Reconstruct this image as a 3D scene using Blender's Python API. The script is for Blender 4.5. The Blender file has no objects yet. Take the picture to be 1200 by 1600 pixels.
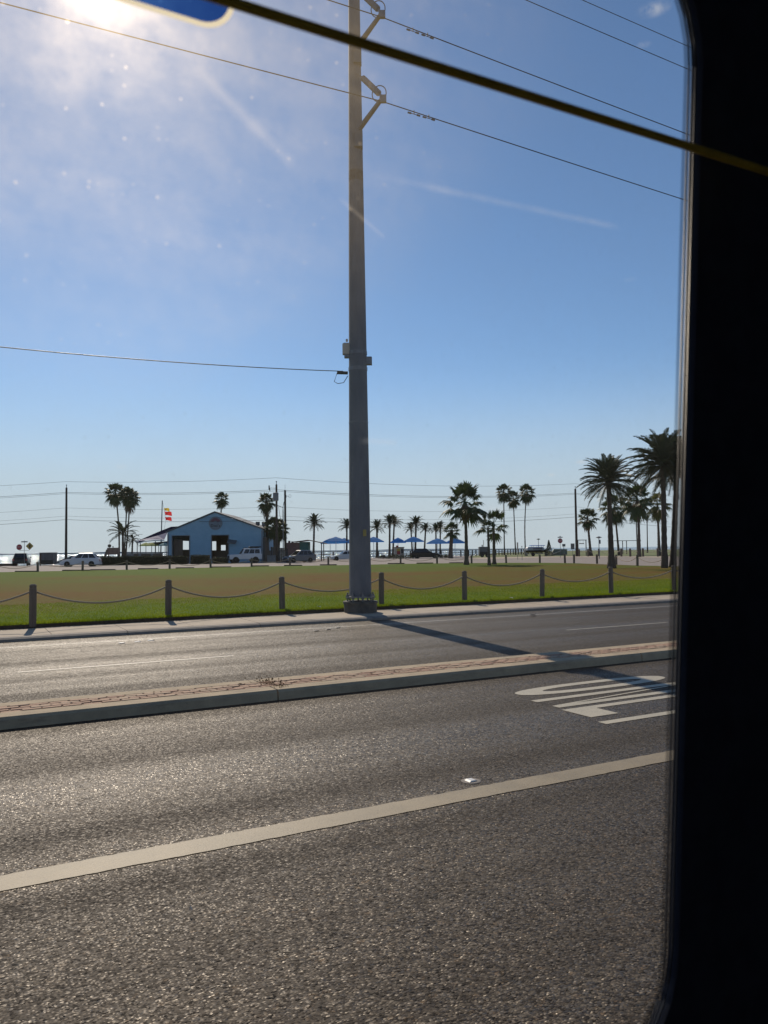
import bpy, bmesh, math, random
import numpy as np
from mathutils import Vector, Matrix
R = math.radians
C = bpy.context.scene.collection
SC = bpy.context.scene
random.seed(7)

# ------------------------------------------------------------------ camera
EYE = 1.8
PITCH = math.atan(59.0 / 1250.0)
ROLL = R(0.69)
_f = Vector((0, math.cos(PITCH), math.sin(PITCH)))
_u = Vector((0, -math.sin(PITCH), math.cos(PITCH)))
_r = Vector((1, 0, 0))
RIGHT = _r * math.cos(ROLL) - _u * math.sin(ROLL)
UP = _u * math.cos(ROLL) + _r * math.sin(ROLL)
cam_d = bpy.data.cameras.new('camera')
cam = bpy.data.objects.new('camera', cam_d)
C.objects.link(cam)
m3 = Matrix((RIGHT, UP, -_f)).transposed()
cam.matrix_world = Matrix.Translation((0, 0, EYE)) @ m3.to_4x4()
cam_d.sensor_fit = 'VERTICAL'
cam_d.sensor_height = 36.0
cam_d.lens = 1250.0 / 1600.0 * 36.0
cam_d.clip_start = 0.02
cam_d.clip_end = 20000
cam_d.dof.use_dof = True
cam_d.dof.focus_distance = 45.0
cam_d.dof.aperture_fstop = 10.5
SC.camera = cam

def ray(px, py):
    return _f + RIGHT * ((px - 600) / 1250.0) + UP * ((800 - py) / 1250.0)
# ------------------------------------------------------------------ light
SUN_AZ = R(-19.8)          # left of the view axis (+Y)
SUN_EL = R(34.3)
w = bpy.data.worlds.new('World')
SC.world = w
w.use_nodes = True
wn = w.node_tree
wn.nodes.clear()
sky = wn.nodes.new('ShaderNodeTexSky')
sky.sky_type = 'NISHITA'
sky.sun_disc = False
sky.sun_elevation = SUN_EL
sky.sun_rotation = SUN_AZ
sky.air_density = 0.8
sky.dust_density = 0.1
sky.ozone_density = 2.3
bg = wn.nodes.new('ShaderNodeBackground')
bg.inputs['Strength'].default_value = 0.092
wo = wn.nodes.new('ShaderNodeOutputWorld')
# pale sea haze low in the sky, the same all round the horizon
wtc = wn.nodes.new('ShaderNodeTexCoord'); wsp = wn.nodes.new('ShaderNodeSeparateXYZ'); wn.links.new(wtc.outputs['Generated'], wsp.inputs[0])
wmr = wn.nodes.new('ShaderNodeMapRange'); wmr.interpolation_type = 'SMOOTHERSTEP'
for _i, _v in enumerate((0.0, 0.26, 0.93, 0.0)): wmr.inputs[_i + 1].default_value = _v
wn.links.new(wsp.outputs[2], wmr.inputs[0])
wmx = wn.nodes.new('ShaderNodeMix'); wmx.data_type = 'RGBA'; wn.links.new(wmr.outputs[0], wmx.inputs[0])
wtn = wn.nodes.new('ShaderNodeMix'); wtn.data_type = 'RGBA'; wtn.blend_type = 'MULTIPLY'; wtn.inputs[0].default_value = 1; wtn.inputs[7].default_value = (.90, 1.0, 1.04, 1)
wn.links.new(sky.outputs[0], wtn.inputs[6]); wn.links.new(wtn.outputs[2], wmx.inputs[6]); wmx.inputs[7].default_value = (5.7, 6.5, 7.1, 1)
# a few small fair weather clouds
wcol = wmx.outputs[2]
wnz = wn.nodes.new('ShaderNodeTexNoise'); wnz.inputs['Scale'].default_value = 38; wnz.inputs['Detail'].default_value = 6; wnz.inputs['Roughness'].default_value = .62
wn.links.new(wtc.outputs['Generated'], wnz.inputs['Vector'])
for _px, _py, _r, _a in ((1022, 14, .020, .5), (1006, 70, .010, .3), (908, 722, .010, .6), (862, 742, .008, .3), (190, 729, .010, .45), (775, 797, .022, .25), (985, 437, .010, .12)):
    _d = ray(_px, _py).normalized()
    _vs = wn.nodes.new('ShaderNodeVectorMath'); _vs.operation = 'SUBTRACT'; wn.links.new(wtc.outputs['Generated'], _vs.inputs[0]); _vs.inputs[1].default_value = _d
    _sc = wn.nodes.new('ShaderNodeVectorMath'); _sc.operation = 'MULTIPLY'; wn.links.new(_vs.outputs[0], _sc.inputs[0]); _sc.inputs[1].default_value = (1, 1, 2.4)
    _ln = wn.nodes.new('ShaderNodeVectorMath'); _ln.operation = 'LENGTH'; wn.links.new(_sc.outputs[0], _ln.inputs[0])
    _m1 = wn.nodes.new('ShaderNodeMapRange'); _m1.interpolation_type = 'SMOOTHSTEP'; wn.links.new(_ln.outputs['Value'], _m1.inputs[0])
    for _i, _v in enumerate((0.0, _r, _a, 0.0)): _m1.inputs[_i + 1].default_value = _v
    _m2 = wn.nodes.new('ShaderNodeMapRange'); wn.links.new(wnz.outputs[0], _m2.inputs[0])
    for _i, _v in enumerate((0.38, 0.62, 0.0, 1.0)): _m2.inputs[_i + 1].default_value = _v
    _mm = wn.nodes.new('ShaderNodeMath'); _mm.operation = 'MULTIPLY'; wn.links.new(_m1.outputs[0], _mm.inputs[0]); wn.links.new(_m2.outputs[0], _mm.inputs[1])
    _mx = wn.nodes.new('ShaderNodeMix'); _mx.data_type = 'RGBA'; wn.links.new(_mm.outputs[0], _mx.inputs[0]); wn.links.new(wcol, _mx.inputs[6]); _mx.inputs[7].default_value = (7.6, 7.4, 7.2, 1)
    wcol = _mx.outputs[2]
wn.links.new(wcol, bg.inputs[0])
wn.links.new(bg.outputs[0], wo.inputs[0])
sun_d = bpy.data.lights.new('sun', 'SUN')
sun_d.energy = 4.0
sun_d.angle = R(0.45)
sun_d.color = (1.0, 0.86, 0.68)
sun = bpy.data.objects.new('sun', sun_d)
C.objects.link(sun)
sdir = Vector((math.sin(SUN_AZ) * math.cos(SUN_EL), math.cos(SUN_AZ) * math.cos(SUN_EL), math.sin(SUN_EL)))
sun.rotation_euler = sdir.to_track_quat('Z', 'Y').to_euler()
SC.view_settings.view_transform = 'Standard'
SC.view_settings.look = 'None'
SC.view_settings.gamma = 1
SC.view_settings.exposure = 0.0
SC.view_settings.use_curve_mapping = False

# ------------------------------------------------------------------ frame helpers
ANG = R(28.8)              # the road runs this far anticlockwise of +X
DX = Vector((math.cos(ANG), math.sin(ANG), 0))
NX = Vector((-math.sin(ANG), math.cos(ANG), 0))

def ray(px, py):
    return _f + RIGHT * ((px - 600) / 1250.0) + UP * ((800 - py) / 1250.0)
def ground(px, py, z=0.19):
    d = ray(px, py); t = (z - EYE) / d.z
    return Vector((d.x * t, d.y * t, z))
def wp(px, py, dist):
    d = ray(px, py); t = dist / d.y
    return Vector((d.x * t, dist, EYE + d.z * t))
def hor(px):               # picture row of the horizon, used for siting things by distance
    return 866.2 - 0.012 * px
def site(px, dist, z=0.19):
    p = wp(px, hor(px), dist); return Vector((p.x, dist, z))
def on_t(px, py, t):       # where a line of sight meets the vertical plane t = const of the road frame
    d = ray(px, py); k = t / d.dot(NX)
    return d.dot(DX) * k, EYE + d.z * k    # s, z

# ------------------------------------------------------------------ material helpers
def newmat(name):
    m = bpy.data.materials.new(name); m.use_nodes = True
    return m, m.node_tree, m.node_tree.nodes['Principled BSDF']
def N(nt, t, **kw):
    n = nt.nodes.new(t)
    for k, v in kw.items():
        setattr(n, k, v)
    return n
def mix(nt, fac, a, b, mode='MIX'):
    n = nt.nodes.new('ShaderNodeMix'); n.data_type = 'RGBA'; n.blend_type = mode
    for sock, v in ((n.inputs[0], fac), (n.inputs[6], a), (n.inputs[7], b)):
        if hasattr(v, 'links'): nt.links.new(v, sock)
        else: sock.default_value = v if not isinstance(v, tuple) else (*v[:3], 1)
    return n.outputs[2]
def ramp(nt, src, a, b, lo=0.0, hi=1.0):
    n = nt.nodes.new('ShaderNodeMapRange')
    n.inputs[1].default_value = a; n.inputs[2].default_value = b
    n.inputs[3].default_value = lo; n.inputs[4].default_value = hi
    nt.links.new(src, n.inputs[0]); return n.outputs[0]
def math_(nt, op, a, b=None):
    n = nt.nodes.new('ShaderNodeMath'); n.operation = op
    for i, v in enumerate((a, b)):
        if v is None: continue
        if hasattr(v, 'links'): nt.links.new(v, n.inputs[i])
        else: n.inputs[i].default_value = v
    return n.outputs[0]
def coords(nt, scale=(1, 1, 1), kind='Object'):
    tc = N(nt, 'ShaderNodeTexCoord'); mp = N(nt, 'ShaderNodeMapping')
    mp.inputs['Scale'].default_value = scale
    nt.links.new(tc.outputs[kind], mp.inputs[0]); return mp.outputs[0]
def noise(nt, vec, scale, detail=4, rough=0.55):
    n = N(nt, 'ShaderNodeTexNoise'); n.inputs['Scale'].default_value = scale
    n.inputs['Detail'].default_value = detail; n.inputs['Roughness'].default_value = rough
    nt.links.new(vec, n.inputs['Vector']); return n.outputs[0]
def bump(nt, h, bs, strength=0.3, dist=0.02, normal=None):
    b = N(nt, 'ShaderNodeBump'); b.inputs['Strength'].default_value = strength
    b.inputs['Distance'].default_value = dist
    nt.links.new(h, b.inputs['Height'])
    if normal is not None: nt.links.new(normal, b.inputs['Normal'])
    nt.links.new(b.outputs[0], bs.inputs['Normal']); return b
def surf(name, c1, c2=None, scale=6, rough=0.7, bmp=0.0, bd=0.01, metal=0.0, stretch=(1, 1, 1), spec=0.5, coat=0.0, trans=0.0):
    m, nt, bs = newmat(name)
    bs.inputs['Roughness'].default_value = rough
    bs.inputs['Metallic'].default_value = metal
    bs.inputs['Specular IOR Level'].default_value = spec
    bs.inputs['Coat Weight'].default_value = coat
    c2 = c2 or tuple(x * 0.72 for x in c1)
    v = coords(nt, stretch)
    n = noise(nt, v, scale, 6, 0.6)
    f = ramp(nt, n, 0.32, 0.68)
    nt.links.new(mix(nt, f, c1, c2), bs.inputs['Base Color'])
    if bmp: bump(nt, noise(nt, v, scale * 4, 5, 0.65), bs, bmp, bd)
    if trans:
        tr = N(nt, 'ShaderNodeBsdfTranslucent'); nt.links.new(mix(nt, f, c1, c2), tr.inputs[0])
        mx = N(nt, 'ShaderNodeMixShader'); mx.inputs[0].default_value = trans
        nt.links.new(bs.outputs[0], mx.inputs[1]); nt.links.new(tr.outputs[0], mx.inputs[2])
        nt.links.new(mx.outputs[0], nt.nodes['Material Output'].inputs[0])
    return m

def asphalt():
    m, nt, bs = newmat('chip_seal_asphalt')
    v = coords(nt)
    vs = coords(nt, (0.62, 1, 1))
    vo = N(nt, 'ShaderNodeTexVoronoi'); vo.inputs['Scale'].default_value = 116
    nt.links.new(vs, vo.inputs['Vector'])
    vo2 = N(nt, 'ShaderNodeTexVoronoi'); vo2.inputs['Scale'].default_value = 41
    nt.links.new(vs, vo2.inputs['Vector'])
    sep = N(nt, 'ShaderNodeSeparateColor'); nt.links.new(vo.outputs['Color'], sep.inputs[0])
    sep2 = N(nt, 'ShaderNodeSeparateColor'); nt.links.new(vo2.outputs['Color'], sep2.inputs[0])
    stone = mix(nt, sep.outputs[0], (0.030, 0.0215, 0.0145), (0.078, 0.056, 0.036))
    tint = mix(nt, ramp(nt, sep.outputs[1], 0.84, 0.92), stone, (0.22, 0.175, 0.125))
    tint = mix(nt, ramp(nt, sep2.outputs[1], 0.93, 0.96), tint, (0.19, 0.12, 0.06))
    gap = ramp(nt, vo.outputs['Distance'], 0.35, 0.62)
    col = mix(nt, gap, tint, (0.016, 0.0135, 0.0115))
    # wheel tracks and patches along the road
    big = noise(nt, coords(nt, (0.10, 1.1, 1)), 1.0, 4, 0.6)
    blot = noise(nt, coords(nt, (0.5, 1.0, 1)), 0.9, 5, 0.6)
    col = mix(nt, ramp(nt, big, 0.38, 0.66, 0.0, 0.42), col, (0.028, 0.024, 0.021))
    col = mix(nt, ramp(nt, blot, 0.45, 0.7, 0.0, 0.35), col, (0.085, 0.070, 0.053))
    track = noise(nt, coords(nt, (0.012, 1.0, 1)), 0.85, 3, 0.5)
    col = mix(nt, ramp(nt, track, 0.40, 0.60, 0.0, 0.5), col, (0.020, 0.017, 0.015))
    nt.links.new(col, bs.inputs['Base Color'])
    # every stone tilts its own way
    sub = N(nt, 'ShaderNodeVectorMath', operation='SUBTRACT'); nt.links.new(vo.outputs['Color'], sub.inputs[0]); sub.inputs[1].default_value = (0.5, 0.5, 0.5)
    mul = N(nt, 'ShaderNodeVectorMath', operation='SCALE'); nt.links.new(sub.outputs[0], mul.inputs[0]); mul.inputs['Scale'].default_value = 0.72
    geo = N(nt, 'ShaderNodeNewGeometry')
    add = N(nt, 'ShaderNodeVectorMath', operation='ADD'); nt.links.new(geo.outputs['Normal'], add.inputs[0]); nt.links.new(mul.outputs[0], add.inputs[1])
    nrm = N(nt, 'ShaderNodeVectorMath', operation='NORMALIZE'); nt.links.new(add.outputs[0], nrm.inputs[0])
    bump(nt, math_(nt, 'MULTIPLY', vo.outputs['Distance'], -1.0), bs, 0.28, 0.008, nrm.outputs[0])
    nt.links.new(math_(nt, 'ADD', ramp(nt, sep.outputs[2], 0.55, 0.95, 0.66, 0.36), ramp(nt, track, 0.38, 0.62, -0.07, 0.17)), bs.inputs['Roughness'])
    bs.inputs['Specular IOR Level'].default_value = 0.22
    bs.inputs['Specular Tint'].default_value = (1, .80, .60, 1)
    return m

def paint(ca=(0.30, 0.235, 0.14), cb=(0.22, 0.175, 0.105)):
    m, nt, bs = newmat('road_paint')
    v = coords(nt)
    n1 = noise(nt, v, 90, 5, 0.7); n2 = noise(nt, v, 2.2, 4, 0.6)
    col = mix(nt, ramp(nt, n2, 0.35, 0.65), ca, cb)
    col = mix(nt, ramp(nt, n1, 0.53, 0.68, 0, 0.8), col, (0.12, 0.10, 0.08))
    nt.links.new(col, bs.inputs['Base Color']); bs.inputs['Roughness'].default_value = 0.6
    bump(nt, n1, bs, 0.4, 0.006)
    return m

def faint_paint():
    m, nt, bs = newmat('worn_road_paint')
    v = coords(nt)
    n1 = noise(nt, v, 30, 6, 0.75)
    col = mix(nt, ramp(nt, n1, 0.44, 0.60), (0.40, 0.37, 0.31), (0.09, 0.083, 0.075))
    nt.links.new(col, bs.inputs['Base Color']); bs.inputs['Roughness'].default_value = 0.62
    bump(nt, n1, bs, 0.4, 0.006)
    return m

def lawn_mat():
    m, nt, bs = newmat('lawn')
    v = coords(nt)
    n1 = noise(nt, v, 0.10, 4, 0.55); n2 = noise(nt, coords(nt, (0.5, 1, 1)), 2.2, 8, 0.75); n3 = noise(nt, coords(nt, (0.4, 1, 1)), 14, 5, 0.7)
    green = mix(nt, ramp(nt, n3, 0.35, 0.65), (0.100, 0.170, 0.008), (0.055, 0.105, 0.005))
    brown = mix(nt, ramp(nt, n2, 0.35, 0.65), (0.185, 0.060, 0.012), (0.130, 0.054, 0.010))
    sep = N(nt, 'ShaderNodeSeparateXYZ'); nt.links.new(v, sep.inputs[0])
    # dry band: starts a few metres in from the fence, widest on the right
    t = sep.outputs[1]; s = sep.outputs[0]
    nb = noise(nt, coords(nt, (0.45, 1, 1)), 0.16, 5, 0.62)
    near = ramp(nt, math_(nt, 'ADD', t, ramp(nt, nb, 0.3, 0.7, -5.0, 5.0)), 23.0, 29.0)
    far = ramp(nt, math_(nt, 'ADD', t, ramp(nt, n1, 0.3, 0.7, 14.0, -14.0)), 40.0, 66.0, 1.0, 0.12)
    f = math_(nt, 'MULTIPLY', near, far)
    f = math_(nt, 'MULTIPLY', f, ramp(nt, nb, 0.42, 0.70, 1.0, 0.45))
    f = math_(nt, 'MULTIPLY', f, ramp(nt, n2, 0.32, 0.62, 0.35, 1.0))
    nt.links.new(mix(nt, f, green, brown), bs.inputs['Base Color'])
    bs.inputs['Roughness'].default_value = 0.9; bs.inputs['Specular IOR Level'].default_value = 0.05
    bump(nt, n3, bs, 0.9, 0.05)
    return m

M = {}
M['asphalt'] = asphalt()
M['paint'] = paint()
M['worn'] = faint_paint()
M['wordpaint'] = paint((0.50, 0.45, 0.34), (0.42, 0.38, 0.29))
M['lawn'] = lawn_mat()
M['blade'] = surf('grass_blade', (0.25, 0.30, 0.012), (0.13, 0.20, 0.007), 0.7, 0.8, spec=0.0, trans=0.5)
M['soil'] = surf('soil', (0.07, 0.05, 0.035), (0.035, 0.026, 0.02), 12, 0.95, 0.8, 0.03)
M['concrete'] = surf('pale_concrete', (0.44, 0.36, 0.27), (0.34, 0.28, 0.21), 3.0, 0.85, 0.35, 0.008)
M['kerb'] = surf('kerb_concrete', (0.46, 0.36, 0.235), (0.34, 0.27, 0.18), 4.0, 0.85, 0.4, 0.008)
M['kerbgrey'] = surf('weathered_kerb_concrete', (0.27, 0.24, 0.21), (0.19, 0.17, 0.15), 5.0, 0.85, 0.4, 0.008)
M['brick'] = [surf('brick_%s' % n, c, tuple(x * 0.75 for x in c), 25, 0.85, 0.4, 0.006) for n, c in
              (('rose', (0.44, 0.27, 0.175)), ('tan', (0.45, 0.31, 0.205)), ('red', (0.38, 0.215, 0.14)))]
M['mortar'] = surf('sand_joint', (0.30, 0.21, 0.145), (0.17, 0.12, 0.085), 30, 0.95)
M['lot'] = surf('parking_lot_surface', (0.27, 0.225, 0.20), (0.20, 0.172, 0.155), 0.7, 0.9, 0.4, 0.02)
M['sand'] = surf('sand', (0.46, 0.38, 0.28), (0.36, 0.30, 0.23), 1.2, 0.95)
M['steel'] = surf('galvanised_steel', (0.20, 0.205, 0.22), (0.13, 0.135, 0.15), 2.2, 0.8, 0.08, 0.004, metal=0.1, spec=0.2, stretch=(1, 1, 0.35))
M['steel2'] = surf('dull_steel', (0.22, 0.22, 0.23), (0.15, 0.15, 0.16), 9, 0.5, metal=0.5)
M['pedestal'] = surf('shade_darkened_foundation', (0.11, 0.105, 0.095), (0.05, 0.048, 0.045), 5, 0.85, 0.3, 0.01)  # concrete colour darkened to carry the shade on the foundation's face
M['wire'] = surf('cable', (0.035, 0.035, 0.04), (0.03, 0.03, 0.03), 5, 0.5)
M['post'] = surf('weathered_post_wood', (0.19, 0.145, 0.115), (0.095, 0.074, 0.06), 9, 0.85, 0.6, 0.01, stretch=(1, 1, 0.12))
M['rope'] = surf('rope', (0.42, 0.34, 0.24), (0.27, 0.215, 0.15), 60, 0.9, 0.6, 0.006)
M['polewood'] = surf('creosoted_pole_wood', (0.075, 0.052, 0.042), (0.04, 0.03, 0.026), 9, 0.85, stretch=(1, 1, 0.1))
M['trunk'] = surf('palm_trunk', (0.16, 0.125, 0.10), (0.07, 0.056, 0.047), 7, 0.95, 0.9, 0.05, stretch=(0.5, 0.5, 2.2))
M['datetrunk'] = surf('date_palm_trunk', (0.135, 0.105, 0.085), (0.06, 0.048, 0.04), 9, 0.95, 1.0, 0.07, stretch=(1, 1, 1.6))
M['fan'] = surf('fan_leaf', (0.060, 0.092, 0.026), (0.036, 0.060, 0.019), 1.3, 0.5, spec=0.35, trans=0.22)
M['fan2'] = surf('yellowish_fan_leaf', (0.14, 0.14, 0.030), (0.07, 0.085, 0.022), 1.3, 0.5, spec=0.35, trans=0.3)
M['date'] = surf('date_leaf', (0.055, 0.072, 0.034), (0.036, 0.050, 0.024), 1.3, 0.5, spec=0.35, trans=0.14)
M['dead'] = surf('dead_frond', (0.20, 0.145, 0.085), (0.11, 0.08, 0.05), 3, 0.9, trans=0.1)
M['hedge'] = surf('hedge_leaf', (0.055, 0.065, 0.024), (0.030, 0.038, 0.016), 2, 0.7, trans=0.15)
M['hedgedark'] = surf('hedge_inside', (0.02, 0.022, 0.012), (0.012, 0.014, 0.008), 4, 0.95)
M['park'] = surf('park_grass', (0.14, 0.17, 0.035), (0.085, 0.11, 0.025), 0.25, 0.95)
M['bluewall'] = surf('blue_painted_siding', (0.27, 0.47, 0.61), (0.23, 0.41, 0.54), 1.0, 0.75, 0.2, 0.02)
M['bluetrim'] = surf('grey_blue_trim', (0.22, 0.27, 0.31), (0.17, 0.21, 0.25), 4, 0.7)
M['roofgrey'] = surf('roof_metal', (0.11, 0.12, 0.13), (0.085, 0.09, 0.10), 2, 0.6)
M['canvasblue'] = surf('navy_canvas', (0.020, 0.022, 0.062), (0.016, 0.018, 0.05), 1, 1.0, spec=0.0, trans=0.25)
M['canvaspale'] = surf('pale_violet_canvas', (0.26, 0.26, 0.42), (0.21, 0.21, 0.35), 1, 0.8, trans=0.2)
M['white'] = surf('white_paint', (0.72, 0.72, 0.70), (0.6, 0.6, 0.58), 4, 0.5)
M['carwhite'] = surf('white_car_paint', (0.66, 0.67, 0.69), (0.62, 0.63, 0.65), 2, 0.3, coat=0.6)
M['cardark'] = surf('black_car_paint', (0.014, 0.016, 0.018), (0.012, 0.013, 0.015), 2, 0.25, spec=0.25, coat=0.15)
M['cargrey'] = surf('grey_blue_car_paint', (0.10, 0.12, 0.15), (0.085, 0.10, 0.13), 2, 0.3, metal=0.3, coat=0.6)
M['glass'] = surf('car_glass', (0.02, 0.024, 0.028), (0.018, 0.02, 0.024), 1, 0.08, spec=0.7)
M['tyre'] = surf('tyre_rubber', (0.02, 0.02, 0.02), (0.015, 0.015, 0.015), 9, 0.85)
M['rim'] = surf('alloy_rim', (0.30, 0.30, 0.31), (0.2, 0.2, 0.21), 9, 0.35, metal=0.7)
M['plastic'] = surf('black_plastic', (0.025, 0.025, 0.027), (0.02, 0.02, 0.02), 9, 0.6)
M['lamp'] = surf('headlamp_lens', (0.55, 0.55, 0.55), (0.4, 0.4, 0.4), 9, 0.15)
M['red'] = surf('red_sheeting', (0.40, 0.045, 0.055), (0.34, 0.04, 0.05), 3, 0.5)
M['flagred'] = surf('red_flag_cloth', (0.75, 0.05, 0.05), (0.62, 0.04, 0.04), 3, 0.7, trans=0.5)
M['flagyellow'] = surf('yellow_flag_cloth', (0.75, 0.55, 0.06), (0.6, 0.42, 0.05), 3, 0.7, trans=0.5)
M['yellow'] = surf('yellow_sheeting', (0.42, 0.31, 0.07), (0.36, 0.27, 0.06), 3, 0.5)
M['black'] = surf('black_paint', (0.02, 0.02, 0.02), (0.02, 0.02, 0.02), 3, 0.6)
M['signgrey'] = surf('sign_back_metal', (0.20, 0.21, 0.22), (0.16, 0.17, 0.18), 3, 0.5, metal=0.3)
M['sunblue'] = surf('bright_blue_canvas', (0.03, 0.33, 0.82), (0.025, 0.27, 0.72), 1, 0.75, trans=0.6)
M['lime'] = surf('lime_canvas', (0.42, 0.55, 0.16), (0.36, 0.48, 0.13), 2, 0.75, trans=0.45)
M['cyan'] = surf('cyan_canvas', (0.05, 0.42, 0.60), (0.04, 0.34, 0.50), 2, 0.75, trans=0.45)
M['timber'] = surf('grey_brown_timber', (0.15, 0.115, 0.09), (0.09, 0.07, 0.056), 3, 0.85, 0.3, 0.01, stretch=(1, 1, 0.3))
M['darkrail'] = surf('dark_railing_timber', (0.075, 0.070, 0.068), (0.05, 0.046, 0.045), 3, 0.85)
M['teal'] = surf('teal_painted_board', (0.05, 0.20, 0.18), (0.04, 0.16, 0.15), 3, 0.8)
M['pinkwall'] = surf('faded_rose_board', (0.27, 0.16, 0.155), (0.20, 0.125, 0.125), 2, 0.85)
M['thatch'] = surf('brown_shingle_roof', (0.20, 0.155, 0.12), (0.13, 0.10, 0.08), 3, 0.9)
M['bin'] = surf('grey_green_bin_metal', (0.12, 0.13, 0.145), (0.085, 0.09, 0.10), 2, 0.6)
M['redpaint'] = surf('red_paint', (0.45, 0.05, 0.04), (0.36, 0.04, 0.035), 3, 0.6)
M['yellowpaint'] = surf('yellow_paint', (0.62, 0.42, 0.06), (0.5, 0.34, 0.05), 3, 0.6)
M['cream'] = surf('cream_paint', (0.58, 0.50, 0.40), (0.5, 0.43, 0.34), 3, 0.7)
M['stopbar'] = surf('wheel_stop_timber', (0.10, 0.08, 0.065), (0.06, 0.05, 0.04), 6, 0.9)
M['cypress'] = surf('cypress_leaf', (0.028, 0.045, 0.022), (0.018, 0.03, 0.015), 3, 0.8)
M['boatwhite'] = surf('boat_hull_white', (0.42, 0.45, 0.50), (0.33, 0.36, 0.42), 2, 0.4)
M['buslight'] = surf('pale_bus_panel', (0.70, 0.70, 0.72), (0.66, 0.66, 0.68), 3, 0.7)
M['bus'] = surf('dark_bus_lining', (0.055, 0.065, 0.095), (0.042, 0.05, 0.075), 30, 0.9, 0.2, 0.002, spec=0.1)
M['rubber'] = surf('window_rubber', (0.06, 0.065, 0.08), (0.045, 0.05, 0.06), 30, 0.45)
M['cord'] = surf('yellow_cord_sheath', (0.70, 0.50, 0.05), (0.55, 0.39, 0.04), 40, 0.45)
def stained_kerb():
    m, nt, bs = newmat('stained_kerb_concrete'); v = coords(nt)
    n1 = noise(nt, v, 3.5, 7, .7); n2 = noise(nt, coords(nt, (.25, 1, 1)), 7, 6, .7); n3 = noise(nt, v, 55, 5, .7)
    c = mix(nt, ramp(nt, n1, .35, .65), (0.45, 0.35, 0.225), (0.33, 0.26, 0.17))
    c = mix(nt, ramp(nt, n2, .55, .72, 0, .6), c, (0.16, 0.125, 0.09)); c = mix(nt, ramp(nt, n3, .58, .70, 0, .6), c, (0.20, 0.16, 0.12))
    nt.links.new(c, bs.inputs['Base Color']); bs.inputs['Roughness'].default_value = .88; bump(nt, n3, bs, .5, .006); return m
M['kerb'] = stained_kerb()
M['litter'] = surf('litter_paper', (0.7, 0.7, 0.68), (0.6, 0.6, 0.58), 9, 0.8)
M['weed'] = surf('dry_weed', (0.24, 0.14, 0.06), (0.14, 0.08, 0.035), 9, 0.9, trans=0.2)
M['shore'] = surf('haze_paled_shore', (0.30, 0.36, 0.42), (0.26, 0.32, 0.38), 0.01, 0.95)  # pale blue-grey puts the distance haze into the land's colour
M['signbrown'] = surf('faded_brown_sign', (0.25, 0.16, 0.13), (0.18, 0.12, 0.10), 2, 0.8)

def water():
    m, nt, bs = newmat('sea_water')
    bs.inputs['Base Color'].default_value = (0.05, 0.075, 0.085, 1)
    bs.inputs['Roughness'].default_value = 0.10
    v = coords(nt, (0.55, 1, 1))
    h = math_(nt, 'ADD', noise(nt, v, 0.55, 6, 0.65), noise(nt, v, 2.3, 4, 0.6))
    bump(nt, h, bs, 1.0, 0.42)
    return m
M['water'] = water()

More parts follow.
